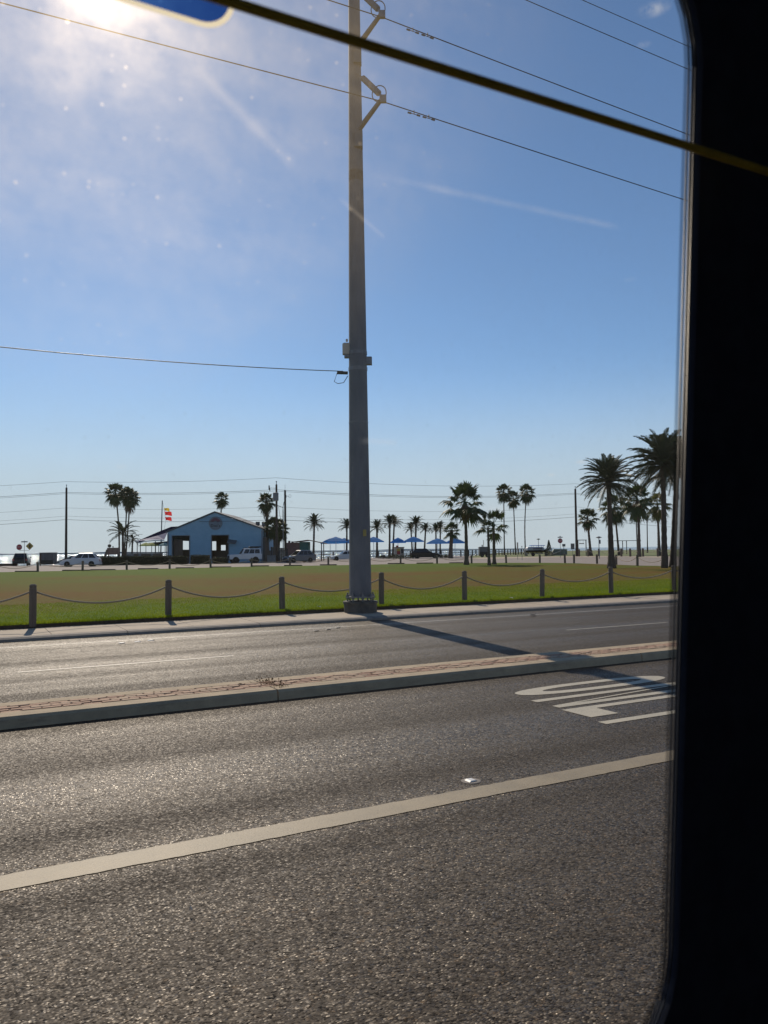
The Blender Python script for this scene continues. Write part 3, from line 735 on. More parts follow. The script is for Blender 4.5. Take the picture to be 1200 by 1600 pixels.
def date_leaf(elev, seed=0, bend=0.8):
    rg = random.Random(seed); b = MB(); n = 13; pts = []; p = Vector((0, 0, 0)); a = elev
    for i in range(n):
        pts.append(p.copy()); p += Vector((math.cos(a), 0, math.sin(a))) / (n - 1) * 1.0; a -= bend / (n - 1) * (0.5 + 1.3 * i / n)
    b.tube(pts, [.016 * (1 - i / n * .8) for i in range(n)], 3)
    m = 34
    for i in range(m):
        t = .10 + .90 * i / (m - 1); k = min(n - 2, int(t * (n - 1))); q = pts[k].lerp(pts[k + 1], t * (n - 1) - k)
        d = (pts[k + 1] - pts[k]).normalized(); upv = Vector((0, 1, 0)).cross(d).normalized() * -1
        if upv.z < 0: upv = -upv
        ln = .21 * math.sin(math.pi * min(1, .16 + .84 * t)) ** .55 * rg.uniform(.8, 1.15)
        for sg in (-1, 1):
            dirv = (d * (.75 + .5 * t) + Vector((0, sg, 0)) * 1.0 + upv * rg.uniform(.15, .55)).normalized()
            tip = q + dirv * ln + Vector((0, 0, -.10 * ln * (1 + t)))
            b.add([q - d * .010, q + d * .012, q + dirv * ln * .55 + d * .013, tip], [(0, 1, 2), (0, 2, 3)])
    return b
FANV = {}; DATEV = {}
FE = [78, 55, 32, 10, -14, -38, -62]; DE = [80, 62, 44, 26, 8, -12, -32]
for i, e in enumerate(FE):
    for k in range(2): FANV[(i, k)] = fan_leaf(R(e), seed=i * 7 + k, droop=.5 + .12 * i)
for i, e in enumerate(DE):
    for k in range(2): DATEV[(i, k)] = date_leaf(R(e), seed=i * 5 + k, bend=[.75, .95, 1.05, 1.0, .9, .8, .7][i])
MESHC = {}
def leafmesh(kind, key, mat):
    kk = (kind, key, mat.name)
    if kk not in MESHC: MESHC[kk] = (FANV if kind == 'fan' else DATEV)[key].mesh('frond', mat, fix=False)
    return MESHC[kk]
def palm(name, label, kind, base, top, radius, trunk_r, n=36, split=False, bend=0.0, low=0, mat=None, skirt=0, flare=1.6, group='palm trees along the shore', sparse=None, seed=0):
    """base/top: world points of the trunk foot and of the crown centre; radius: frond length"""
    rg = random.Random(seed + 100)
    root = empty(name, base, label, 'palm tree', group=group)
    H = top - base; b = MB(); pts = []; rr = []
    for i in range(26):
        t = i / 25; off = Vector((bend * math.sin(math.pi * t), 0, 0)); pts.append(H * t + off)
        k = trunk_r * (1 + (flare - 1) * math.exp(-t * 9)) * lerp(1.0, .78, t)
        if kind == 'date' and t > .9: k *= 1.25
        rr.append(k * (1.05 if i % 2 else .95) * rg.uniform(.96, 1.04))
    b.tube(pts, rr, 9); b.build('trunk', M['datetrunk'] if kind == 'date' else M['trunk'], root, smooth=True)
    mt = mat or (M['date'] if kind == 'date' else M['fan'])
    jm = MB(); deadb = MB()
    levels = sparse or list(range(0, 7 - low))
    for i in range(n):
        t = i / n; li = levels[min(len(levels) - 1, int(t * len(levels)))]; rz = i * 2.39996 + rg.uniform(-.25, .25); sc = radius * rg.uniform(.82, 1.08) * (.86 if li == 0 else 1)
        key = (li, rg.randrange(2)); tilt = rg.uniform(-.12, .12)
        c = H + Vector((0, 0, -.10 * radius * t))
        if split:
            o = link('frond', leafmesh(kind, key, mt), root, loc=c); o.rotation_euler = (tilt, rg.uniform(-.1, .1), rz); o.scale = (sc,) * 3
        else:
            mx = Matrix.Translation(c) @ Matrix.Rotation(rz, 4, 'Z') @ Matrix.Rotation(tilt, 4, 'X') @ Matrix.Scale(sc, 4)
            src = (FANV if kind == 'fan' else DATEV)[key]; jm.add([mx @ Vector(v) for v in src.v], src.f)
    if not split: jm.build('crown', mt, root, fix=False)
    if skirt:
        for i in range(44):
            a = rg.uniform(0, 6.28); r0 = trunk_r * .9; z = -rg.uniform(.05, 1) * skirt; w_ = .045 * radius
            x0, y0 = math.cos(a), math.sin(a); p = H * (1 + z / max(H.z, .1)) if False else H + Vector((0, 0, z * .6))
            q0 = p + Vector((x0, y0, 0)) * r0; q1 = p + Vector((x0, y0, 0)) * (r0 + rg.uniform(.10, .34) * radius) + Vector((0, 0, -.35 * radius)); q2 = p + Vector((x0, y0, 0)) * (r0 + rg.uniform(.0, .22) * radius) + Vector((0, 0, -.75 * radius * rg.uniform(.7, 1.1)))
            sd = Vector((-y0, x0, 0)) * w_
            deadb.add([q0, q1 - sd, q2, q1 + sd, q1], [(0, 1, 4), (1, 2, 4), (4, 2, 3), (0, 4, 3)])
        deadb.build('dead_skirt', M['dead'], root, fix=False)
    return root
def pp(name, label, kind, bx, by, dist, cx, cy, rpx, trpx, **kw):
    sc = dist / 1250.0
    base = wp(bx, hor(bx), dist); base.z = .19
    top = wp(cx, cy, dist)
    return palm(name, label, kind, base, top, rpx * sc * kw.pop('rk', 1.0), trpx * sc / 2, seed=int(cx * 3 + cy), **kw)
F_, D_ = 'fan_palm', 'date_palm'
# left group by the canopy
pp(F_, 'tall thin fan palm with bowed trunk, leftmost of all the palms', 'fan', 186, 0, 121, 180, 768, 19, 2.6, n=46, split=True, bend=.25, skirt=2.4)
pp(F_, 'tall fan palm with long skirt, left trunk of the pair beside the navy canopy', 'fan', 193.5, 0, 123, 199, 773, 17, 2.4, n=44, split=True, skirt=3.2)
pp(F_, 'tall fan palm with shaggy skirt, right trunk of the pair beside the navy canopy', 'fan', 195.5, 0, 124, 204, 776, 17, 2.4, n=44, split=True, skirt=3.2)
pp('queen_palm', 'short drooping feather palm at the foot of the tall pair left of the navy canopy', 'date', 192, 0, 120, 192, 832, 29, 4.0, n=22, split=True, sparse=[1, 2, 3, 4, 5])
pp('queen_palm', 'low drooping feather palm against the left end of the navy canopy', 'date', 206, 0, 119, 207, 842, 17, 3.0, n=18, split=True, sparse=[2, 4, 5, 6])
pp(F_, 'fan palm whose crown rises behind the apex of the blue gabled hall', 'fan', 343.5, 0, 136, 346, 778, 14, 2.6, n=40, split=True, skirt=1.6)
pp(F_, 'shaggy thick fan palm right of the blue hall, left of the pole with the transformer', 'fan', 418.5, 0, 121, 416, 782, 17, 5.0, n=50, split=True, skirt=3.4)
pp(F_, 'dense low fan palm behind the two wooden poles, left trunk', 'fan', 429.5, 0, 120, 428, 822, 20, 4.0, n=44, split=True, skirt=2)
pp(F_, 'dense low fan palm behind the two wooden poles, right trunk', 'fan', 434.5, 0, 121, 437, 824, 18, 4.0, n=44, split=True, skirt=2)
# date palms of the beach
DP = [(489.5, 150, 491, 818, 21, 3.6, 'open date palm alone left of the steel pole, above the teal hut'),
      (541.5, 158, 542, 822, 17, 3.2, 'date palm half hidden by the left side of the steel pole'),
      (589, 162, 589, 824, 17, 3.6, 'date palm just right of the steel pole'),
      (608.5, 165, 609, 816, 17, 3.4, 'taller date palm, left of the pair above the red and yellow booth'),
      (613.5, 168, 616, 816, 16, 3.0, 'taller date palm, right of the pair above the red and yellow booth'),
      (644.5, 172, 642, 826, 14, 2.6, 'smaller date palm left of the trio behind the black wagon'),
      (648.5, 168, 650, 818, 17, 3.4, 'tallest date palm in the middle of the trio behind the black wagon'),
      (662.5, 172, 665, 826, 14, 3.0, 'smaller date palm right of the trio behind the black wagon'),
      (681.5, 162, 681, 827, 14, 2.8, 'leafy date palm over the bonnet of the black wagon'),
      (687.5, 164, 688, 824, 14, 2.6, 'date palm between the black wagon and the stout fan palm')]
for bx, dist, cx, cy, r, tr, lab in DP:
    pp(D_, lab, 'date', bx, 0, dist, cx, cy, r, tr, n=38, split=r > 15, sparse=[0, 1, 2, 3, 4, 5])
pp(F_, 'short stout fan palm with a thick flaring trunk beside the black wagon', 'fan', 703.5, 0, 138, 706, 828, 17, 6.5, n=26, split=True, flare=1.5, sparse=[0, 1, 2, 3, 4, 5])
pp(F_, 'large fan palm with ragged hanging leaves on the lawn edge, right of the steel pole', 'fan', 728.5, 0, 80, 726, 784, 40, 5.6, n=27, split=True, bend=.05, skirt=.5, flare=1.7, sparse=[0, 0, 1, 1, 2, 3, 4, 4, 5])
pp(F_, 'small fan palm with a tight round crown, left of the two on the lawn edge', 'fan', 764, 0, 77, 762.5, 824, 15, 4.4, n=18, split=True, sparse=[0, 1, 2, 3, 4])
pp(F_, 'young fan palm with widely spread separate leaves, right of the two on the lawn edge', 'fan', 772, 0, 80, 771, 818, 32, 5.0, n=12, split=True, sparse=[0, 0, 1, 2, 3, 4, 5])
pp(F_, 'very tall thin fan palm, left of the three slender ones', 'fan', 788, 0, 190, 787, 767, 16, 1.9, n=40, split=True, skirt=2.2)
pp(F_, 'tall thin fan palm, middle and shortest of the three slender ones', 'fan', 805.5, 0, 192, 802, 777, 15, 1.9, n=36, split=True, skirt=2.2)
pp(F_, 'very tall thin fan palm with curving trunk, right of the three slender ones', 'fan', 821, 0, 190, 823, 768, 16, 1.9, n=42, split=True, skirt=3.6, bend=-.3)
pp(F_, 'leaning fan palm right of the wooden pole near the swing frame', 'fan', 923, 0, 150, 917.5, 808, 20, 4.0, n=30, split=True, skirt=2.4, flare=1.9, sparse=[0, 0, 1, 1, 2, 3, 4, 5])
pp(D_, 'big dense date palm with flared foot on the lawn, left of the biggest pair', 'date', 955, 0, 60.5, 951, 750, 51, 8.6, n=88, split=True, sparse=[0, 1, 1, 2, 2, 3, 3, 4, 4, 5, 5, 6], flare=1.9)
pp(D_, 'biggest date palm beside the window edge, left trunk of the two', 'date', 1037.5, 0, 59.5, 1036, 722, 64, 9.0, n=88, split=True, sparse=[0, 1, 1, 2, 2, 3, 3, 4, 4, 5, 5, 6], flare=1.3)
pp(D_, 'biggest date palm beside the window edge, right trunk of the two', 'date', 1050, 0, 61.5, 1058, 728, 64, 9.0, n=84, split=True, sparse=[0, 1, 1, 2, 2, 3, 3, 4, 4, 5, 5, 6], flare=1.3)
pp(F_, 'fan palm seen behind the trunk of the big dense date palm', 'fan', 967, 0, 152, 960, 792, 28, 3.2, n=34, split=True, skirt=2.0)
pp(F_, 'fan palm between the two big date palms with drooping leaves', 'fan', 998.5, 0, 128, 995, 778, 30, 4.6, n=36, split=True, bend=.1, skirt=1.6)
pp(F_, 'yellowish fan palm peeking out behind the biggest date palm', 'fan', 1030.5, 0, 138, 1027, 786, 24, 3.6, n=30, split=True, mat=M['fan2'])
pp(D_, 'small distant date palm with thin trunk between the big ones', 'date', 1011.5, 0, 210, 1011, 812, 12, 1.8, n=26, sparse=[0, 1, 2, 3, 4])
pp(D_, 'small distant date palm crown low behind the drooping fan palm', 'date', 996, 0, 208, 994, 815, 12, 2.0, n=26, sparse=[0, 1, 2, 3, 4])
pp(D_, 'distant date palm tucked behind the biggest pair by the window edge', 'date', 1029, 0, 170, 1028, 812, 15, 3.4, n=28, sparse=[0, 1, 2, 3, 4])
# small cypress
b = MB(); cp = ground(858, 869, .18); rg = random.Random(5)
for i in range(900):
    h = rg.random() ** .8; r = .62 * (1 - h) ** .8 * (rg.random() ** .3); a = rg.uniform(0, 6.28); c = Vector((r * math.cos(a), r * math.sin(a), .1 + 2.6 * h)); d = Vector((rg.gauss(0, .5), rg.gauss(0, .5), 1)).normalized() * .16; s_ = Vector((rg.gauss(0, 1), rg.gauss(0, 1), 0)).normalized() * .05
    b.add([c - s_, c + s_, c + d], [(0, 1, 2)])
ct = empty('cypress', cp, 'small dark cone shaped cypress near the stop sign', 'tree'); ct.scale = (1.25, 1.25, 1.12); b.build('crown', M['cypress'], ct, fix=False)
q = MB(); q.tube([(0, 0, 0), (0, 0, 2.2)], [.08, .02], 6); q.build('trunk', M['trunk'], ct)

# ------------------------------------------------------------------ wooden utility poles and their wires
def wood_pole(px, dist, topy, label, rpx=5.0):
    base = site(px, dist); top = wp(px + .012 * (hor(px) - topy) * -1 * 0 + 0, topy, dist)
    h = top.z - base.z
    root = empty('utility_pole', base, label, 'utility pole', group='wooden utility poles by the shore')
    b = MB(); r = rpx * dist / 1250 / 2; b.rev([(r, 0), (r * .72, h)], 10); b.build('shaft', M['polewood'], root)
    return root, h, base
polesdef = [(103.2, 126, 762, 'wooden utility pole at the far left behind the white crossover'),
            (432.5, 114, 757, 'wooden utility pole carrying the grey transformer right of the blue hall'),
            (446, 122, 766, 'bare topped wooden utility pole just right of the transformer pole'),
            (901, 144, 764, 'wooden utility pole on the right near the stop sign')]
WP = []
for px, d, ty, lab in polesdef:
    root, h, base = wood_pole(px, d, ty, lab, 4.2)
    WP.append((root, h, base))
    b = MB(); b.rev([(.05, h), (.05, h + .35), (.09, h + .36), (.09, h + .48)], 8) if px not in (446,) else b.rev([(.02, h), (.02, h + .9)], 6)
    b.build('top_pin', M['steel2'], root)
    if px == 432.5:
        b = MB(); b.rev([(.36, h - 2.35), (.40, h - 2.28), (.40, h - 1.25), (.36, h - 1.2), (.1, h - 1.15)], 14, (-.05, -.42, 0)); b.build('transformer', M['signgrey'], root)
        b = MB(); b.tube([(0, -.2, h - .55), (-1.0, -.3, h - .5)], .03, 5); b.rev([(.09, -.3), (.09, .3)], 7, (-1.0, -.3, h - .45)); b.rev([(.05, -.5), (.05, 0)], 7, (-.9, -.3, h - .5))
        b.tube([(.1, 0, h - 3.0), (.9, 0, h - 3.3), (1.05, 0, h - 2.6), (1.3, 0, h - 2.2)], .05, 6); b.tube([(.3, 0, h - 3.2), (.45, 0, h - 4.4), (.7, 0, h - 5.3)], .025, 5)
        b.build('cutout_bracket', M['plastic'], root)
    if px == 446:
        b = MB(); b.tube([(.1, 0, h - .9), (.7, 0, h - .9)], .025, 5); b.tube([(.7 + .22 * math.cos(t), 0, h - .9 + .22 * math.sin(t)) for t in np.linspace(3.1, 8.6, 14)], .02, 5); b.box(.0, .2, -.1, .1, h - 1.15, h - .75)
        b.build('service_bracket', M['steel2'], root)
cs = site(442.6, 119); ct_ = wp(442.6, 797, 119)
b = MB(); b.rev([(.07, 0), (.07, ct_.z - cs.z)], 8); b.rev([(.05, ct_.z - cs.z), (.05, ct_.z - cs.z + .5)], 8)
b.build('service_mast', M['steel2'], loc=cs, label='slim metal service mast between the two close wooden poles', category='mast')
wires = [(0.95, 'thin top wire of the shoreline poles', .018, 1), (-.75, 'upper wire of the shoreline poles', .022, 1), (-.95, 'second wire of the shoreline poles', .018, 0),
         (-3.2, 'middle thin wire of the shoreline poles', .013, 0), (-4.5, 'lower thin wire of the shoreline poles', .013, 0), (-5.05, 'lowest cable of the shoreline poles', .024, 0)]
WPp = [WP[0], WP[1], WP[3]]
left_pt = site(-260, 118)
right_pt = site(1330, 185)
for dz, lab, r, _ in wires:
    pts = []
    nodes = [(left_pt, 10.2)] + [(b_, h) for _, h, b_ in WPp] + [(right_pt, 10.8)]
    for (p, h), (q, h2) in zip(nodes[:-1], nodes[1:]):
        L = (q - p).length
        for i in range(16):
            t = i / 16; z0 = lerp(h, h2, t) + dz - .00042 * L * L * 4 * t * (1 - t) * .55
            v = p.lerp(q, t); pts.append(Vector((v.x, v.y - .12, z0 + .19)))
    MB().tube(pts, r, 4).build('shore_wire', M['wire'], label=lab, category='power line', group='wires between the wooden shoreline poles')

# ------------------------------------------------------------------ blue gabled hall
HD = 118.0; hs = HD / 1250
HB = site(336, HD); HB.z = 0.1
hall = empty('beach_hall', HB, 'blue gabled beach restaurant with two tall open doorways and a round sign', 'building')
def hx(px): return (px - 336) * hs
def hz(py): return (878.5 - py) * hs
xl, xr, eL, eR, ap = hx(262), hx(410), hz(829), hz(826), hz(799.3)
d1, d2, d3, d4 = hx(269.5), hx(296), hx(331), hx(357); dt = hz(835)
zb_ = hz(868)
def roofz(x): return lerp(eL, ap, (x - xl) / (0 - xl)) if x < 0 else lerp(ap, eR, x / xr)
b = MB(); T = .25
def wallpiece(x0, x1, z0, top=None):
    if top is None:
        poly = [(x0, z0), (x1, z0), (x1, roofz(x1))] + ([(0, ap)] if x0 < 0 < x1 else []) + [(x0, roofz(x0))]
    else: poly = [(x0, z0), (x1, z0), (x1, top), (x0, top)]
    b.prism(poly, 0, T)
wallpiece(xl, d1, 0); wallpiece(d1, d2, dt); wallpiece(d2, d3, 0); wallpiece(d3, d4, dt); wallpiece(d4, xr, 0)
b.build('front_wall', M['bluewall'], hall)
# diamond shingles pattern, in courses proud of the wall
b = MB(); k = 0
z = 1.0
while z < 6.9:
    x = xl + .15 + (0.45 if k % 2 else 0)
    while x < xr - .3:
        ok = not ((d1 - .6 < x < d2 + .4 or d3 - .6 < x < d4 + .4) and z < dt + .5) and roofz(x) - .5 > z and math.hypot(x - hx(337), z - hz(815.5)) > 1.35 and roofz(x + .45) - .5 > z and x < hx(340)
        if ok: b.add([(x, -.02, z), (x + .45, -.05, z - .22), (x + .9, -.02, z), (x + .45, -.02, z + .25)], [(0, 1, 2, 3)])
        x += .9
    z += .25; k += 1
b.build('shingle_courses', M['bluewall'], hall, fix=False, kind='stuff')
DEP = 16
b = MB(); b.box(xl, xl + T, T, 8.0, 0, eL - .1); b.box(xl, xl + T, 12.8, DEP, 0, eL - .1); b.box(xl, xl + T, 8.0, 12.8, 0, 2.1); b.box(xl, xl + T, 8.0, 12.8, 3.5, eL - .1); b.build('side_wall', M['bluewall'], hall)
b = MB(); b.box(xr - T, xr, T, DEP, 0, eR - .1); b.build('side_wall', M['bluewall'], hall)
# back wall with openings to the bright sea side
kx = (HD + DEP) / HD
bx_ = lambda px: ((HB.x + hx(px)) * kx - HB.x) / kx
wins = [(bx_(330.8), bx_(337.8), hz(858), hz(844)), (bx_(345), bx_(352.5), hz(859.5), hz(850))]
b = MB(); xs_ = sorted([xl, xr] + [v * kx for wq in wins for v in wq[:2]])
def bz(zv): return EYE + (zv - EYE) * kx
for x0, x1 in zip(xs_[:-1], xs_[1:]):
    xm = (x0 + x1) / 2; hit = [wq for wq in wins if wq[0] * kx < xm < wq[1] * kx]
    if hit: b.box(x0, x1, DEP, DEP + .2, 0, bz(hit[0][2])); b.box(x0, x1, DEP, DEP + .2, bz(hit[0][3]), 4.4)
    else: b.box(x0, x1, DEP, DEP + .2, 0, 4.4)
b.prism([(xl, 4.4), (xr, 4.4), (0, ap - .1)], DEP, DEP + .2)
b.build('back_wall', M['timber'], hall)
b = MB(); b.box(xl + T, xr - T, T, DEP, 0, .9); b.build('deck_floor', M['timber'], hall)
for nm, x0, x1, z0, z1 in (('roof_slope', xl - .2, 0, eL - .05, ap + .05), ('roof_slope', 0, xr + .2, ap + .05, eR - .05)):
    b = MB(); b.prism([(x0, z0), (x1, z1), (x1, z1 + .16), (x0, z0 + .16)], -.25, DEP + .4); b.build(nm, M['roofgrey'], hall)
b = MB()
for x0, x1 in ((d1, d2), (d3, d4)):
    b.box(x0 - .12, x0, -.04, T, .3, dt + .12); b.box(x1, x1 + .12, -.04, T, .3, dt + .12); b.box(x0, x1, -.04, T, dt, dt + .12)
b.box(xl - .05, xl + .16, -.03, -.002, 0, eL - .2); b.box(xr - .16, xr + .05, -.03, -.002, 0, eR - .2)
b.build('door_trim', M['bluetrim'], hall)
for i in range(7):   # plank shutters inside the left doorway
    b = MB(); b.box(d1 + .05 + i * .19, d1 + .22 + i * .19, .5, .56, 1.0, dt - .5); b.build('plank', M['timber'], hall)
b = MB(); b.box(d3 + 2.1, d3 + 2.3, 1.0, 8, .9, 4); b.box(d1, d2, 3.0, 3.1, .9, 2.0); b.box(d3, d4, 3.0, 3.1, .9, 1.9); b.build('inner_partition', M['timber'], hall)
b = MB(); b.rev([(1.0, 0), (1.0, .08)], 28); me = b.mesh('sign_disc', M['bluetrim']); me.transform(Matrix.Rotation(R(90), 4, 'X')); disc = link('sign_disc', me, hall, loc=(hx(337), -.03, hz(815.8)))
b = MB()
arcp = [(math.cos(t) * .78, math.sin(t) * .78) for t in np.linspace(.35, 2.8, 14)] + [(math.cos(t) * .3, .05 + math.sin(t) * .3) for t in np.linspace(2.8, .35, 8)]
b.prism(arcp, -.105, -.085); b.build('sunset_emblem', surf('faded_red_emblem', (0.22, 0.11, 0.13), (0.16, 0.09, 0.11), 6, 0.8), disc)
link('lettering', text_mesh("Doc's", .62, M['black'], 'lettering', .01), disc, loc=(0, -.11, -.38))
b = MB(); xw = hx(357); b.add([(xw, 0, hz(841)), (xw + 1.25, 0, hz(843)), (xw + 1.25, -1.3, hz(847.5)), (xw, -1.3, hz(846.5)), (xw, 0, hz(841) - .12), (xw + 1.25, 0, hz(843) - .12), (xw + 1.25, -1.3, hz(847.5) - .12), (xw, -1.3, hz(846.5) - .12)], [(0, 1, 2, 3), (4, 7, 6, 5), (0, 3, 7, 4), (1, 5, 6, 2), (3, 2, 6, 7), (0, 4, 5, 1)])
b.build('awning', M['roofgrey'], hall)
for px, py0, py1 in ((394.5, 822, 812.5), (404.5, 825, 812.8)):
    b = MB(); x = hx(px); z0, z1 = hz(py0) - .3, hz(py1); b.rev([(.22, z0), (.22, z0 + .35 * (z1 - z0)), (.14, z0 + .4 * (z1 - z0)), (.14, z0 + .5 * (z1 - z0)), (.33, z0 + .6 * (z1 - z0)), (.33, z1)], 10, (x, 5.0, 0)); b.build('roof_vent', M['steel2'], hall)

# navy canopy over the terrace on the left of the hall
can = empty('terrace_canopy', Vector((HB.x + xl, HB.y, .1)), 'large navy fabric canopy stretched over the terrace left of the blue hall', 'canopy')
def cx_(px): return (px - 262) * hs
b = MB()
A = [(cx_(213), 1.5, hz(840.5)), (cx_(240), 1.5, hz(829)), (cx_(263), 1.5, hz(820)), (cx_(286), 1.5, hz(819))]
Bv = [(cx_(213.5), -2.5, hz(843)), (cx_(240), -2.5, hz(833)), (cx_(262), -2.5, hz(830)), (cx_(262), -2.4, hz(829))]
b = MB(); b.add(A + [(x, y - 1.2, z - .55 - .12 * i) for i, (x, y, z) in enumerate(A)], [(i, i + 1, i + 5, i + 4) for i in range(3)]); b.build('upper_panel', M['canvasblue'], can, fix=False)
lo = [(cx_(213), .2, hz(841.5)), (cx_(228), .2, hz(838.5)), (cx_(246), .2, hz(834)), (cx_(261.5), .2, hz(829))]
lb = [(cx_(214), -1.4, hz(843.5)), (cx_(228), -1.6, hz(841.8)), (cx_(246), -1.6, hz(840.8)), (cx_(261.5), -1.6, hz(840.8))]
b = MB(); b.add(lo + lb, [(i, i + 1, i + 5, i + 4) for i in range(3)]); b.build('lower_panel', M['canvaspale'], can, fix=False)
b = MB(); lw = [(cx_(220), -1.5, hz(845)), (cx_(230), -1.5, hz(842.6)), (cx_(246), -1.5, hz(841.2)), (cx_(261.5), -1.5, hz(841.2))]; lz = [(cx_(222), -1.55, hz(846)), (cx_(231), -1.55, hz(844)), (cx_(246), -1.55, hz(842.8)), (cx_(261.5), -1.55, hz(842.8))]
b.add(lw + lz, [(i, i + 1, i + 5, i + 4) for i in range(3)]); b.build('white_valance', M['white'], can, fix=False)
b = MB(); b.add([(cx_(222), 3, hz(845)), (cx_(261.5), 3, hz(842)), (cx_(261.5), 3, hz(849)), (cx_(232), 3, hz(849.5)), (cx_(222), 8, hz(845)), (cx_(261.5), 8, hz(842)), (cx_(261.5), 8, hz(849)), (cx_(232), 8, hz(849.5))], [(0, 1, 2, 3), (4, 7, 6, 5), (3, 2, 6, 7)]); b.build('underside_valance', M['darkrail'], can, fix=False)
pm = MB(); pm.rev([(.06, 0), (.06, hz(843))], 7); pm = pm.mesh('canopy_post', M['darkrail'])
for x, y in ((214.5, 0), (224, -1.4), (247, -1.4), (228, 5), (240, 7), (255, 7), (258, 2)): link('canopy_post', pm, can, loc=(cx_(x), y, 0))
# terrace balustrade
ter = empty('terrace_balustrade', Vector((HB.x + xl, HB.y - 1.8, .1)), 'grey board balustrade of the terrace under the navy canopy', 'balustrade')
b = MB(); b.box(cx_(203.5), cx_(261.5), -.04, .04, hz(861.5), hz(860.3)); b.build('top_rail', M['darkrail'], ter)
bdm = MB(); bdm.box(-.17, .17, -.02, .02, hz(878), hz(861.7)); bdm = [bdm.mesh('board', M['timber']), None]; q = MB(); q.box(-.17, .17, -.02, .02, hz(878), hz(861.7)); bdm[1] = q.mesh('board', M['signgrey'])
x = cx_(204) + .18; k = 0
while x < cx_(261):
    link('board', bdm[1 if k < 3 or k % 5 == 0 else 0], ter, loc=(x, 0, 0)); x += .35; k += 1
# parasols under the canopy
def parasol(px, dist, ztop, r, mat, label, cat='parasol', n=8, h=.5, square=False, pole_m=None, group=None, seed=0):
    root = empty('parasol', site(px, dist, .15), label, cat, group=group)
    b = MB(); n = 4 if square else 8; a0 = R(45 + seed) if square else 0; ring = []
    vs = [(0, 0, ztop)] + [(r * math.cos(a0 + 2 * math.pi * i / n), r * math.sin(a0 + 2 * math.pi * i / n), ztop - h) for i in range(n)] + [(r * math.cos(a0 + 2 * math.pi * i / n), r * math.sin(a0 + 2 * math.pi * i / n), ztop - h - .13) for i in range(n)]
    mids = [(r * .5 * math.cos(a0 + 2 * math.pi * i / n), r * .5 * math.sin(a0 + 2 * math.pi * i / n), ztop - h * .42) for i in range(n)]
    vs += mids; m0 = 1 + 2 * n
    fs = [(0, m0 + i, m0 + (i + 1) % n) for i in range(n)] + [(m0 + i, 1 + i, 1 + (i + 1) % n, m0 + (i + 1) % n) for i in range(n)] + [(1 + i, 1 + n + i, 1 + n + (i + 1) % n, 1 + (i + 1) % n) for i in range(n)]
    b.add(vs, fs); b.build('canopy', mat, root, fix=False)
    b = MB(); b.rev([(.05, 0), (.05, ztop - .02)], 8); b.build('pole', pole_m or M['steel2'], root)
    return root
for px, mat, col, d in ((228, 'lime', 'lime green', 123), (237, 'lime', 'lime green', 121), (248, 'cyan', 'cyan blue', 122), (258, 'cyan', 'cyan blue', 121)):
    z = (wp(px, 848 if mat == 'lime' else 847.6, d).z)
    parasol(px, d, z - .1, 1.0, M[mat], '%s parasol under the navy canopy, %s of the %s two' % (col, 'left' if px in (228, 248) else 'right', 'green' if mat == 'lime' else 'blue'), h=.42, group='small parasols under the navy canopy')
# large blue square parasols on the beach
UP_ = [(516, 152, 841, 17, 'rearmost blue square sunshade left of the steel pole'), (525, 146, 838.5, 22, 'front blue square sunshade left of the steel pole'), (538, 160, 840.5, 18, 'pale edged blue sunshade against the left of the steel pole'),
       (584, 150, 838.5, 20, 'blue square sunshade emerging right of the steel pole'), (622, 150, 839.8, 15, 'blue square sunshade above the red and yellow booth'), (646, 148, 838.2, 19, 'blue square sunshade left of the black wagon roof'),
       (684, 152, 841, 20, 'blue square sunshade behind the trunks over the black wagon bonnet'), (711, 154, 840.5, 19, 'blue square sunshade right of the stout fan palm')]
for px, d, ty, r, lab in UP_:
    parasol(px, d, wp(px, ty, d).z - .15, r * d / 1250 * 1.15, M['sunblue'], lab, cat='sunshade', square=True, h=.9 * (d / 150), pole_m=M['white'], group='blue square sunshades on the beach', seed=rng.uniform(-12, 12))

# hedge in front of the hall
def hedge(px0, px1, dist, h, label, gap=None, seed=3):
    p0 = site(px0, dist); p1 = site(px1, dist); L = (p1 - p0).length; root = empty('hedge', p0, label, 'hedge', rotz=math.atan2(p1.y - p0.y, p1.x - p0.x))
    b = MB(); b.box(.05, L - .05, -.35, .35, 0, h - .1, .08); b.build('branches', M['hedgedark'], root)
    rg = random.Random(seed); b = MB()
    for i in range(int(L * 260)):
        fc = rg.random(); x = rg.uniform(0, L)
        if fc < .6: c = Vector((x, -.40 + rg.uniform(-.05, .08), rg.uniform(.05, h)))
        else: c = Vector((x, rg.uniform(-.42, .42), h - .04 + rg.uniform(-.06, .10 + .05 * math.sin(x * 2))))
        u = Vector((rg.gauss(0, 1), rg.gauss(0, 1), rg.gauss(0, 1))).normalized() * .085; v = Vector((rg.gauss(0, 1), rg.gauss(0, 1), rg.gauss(0, 1))).normalized() * .05
        b.add([c - u, c + v, c + u, c - v], [(0, 1, 2, 3)])
    b.build('foliage', M['hedge'], root, fix=False)
hedge(152, 268, 108, 1.12, 'long clipped dark green hedge in front of the navy canopy terrace')
hedge(268, 293, 108.3, 1.05, 'short brownish hedge piece before the left doorway of the hall', seed=5)
hedge(298, 328, 108, 1.15, 'clipped hedge between the two doorways of the blue hall', seed=6)
hedge(334, 356, 108.5, .75, 'low hedge before the right doorway of the blue hall', seed=7)
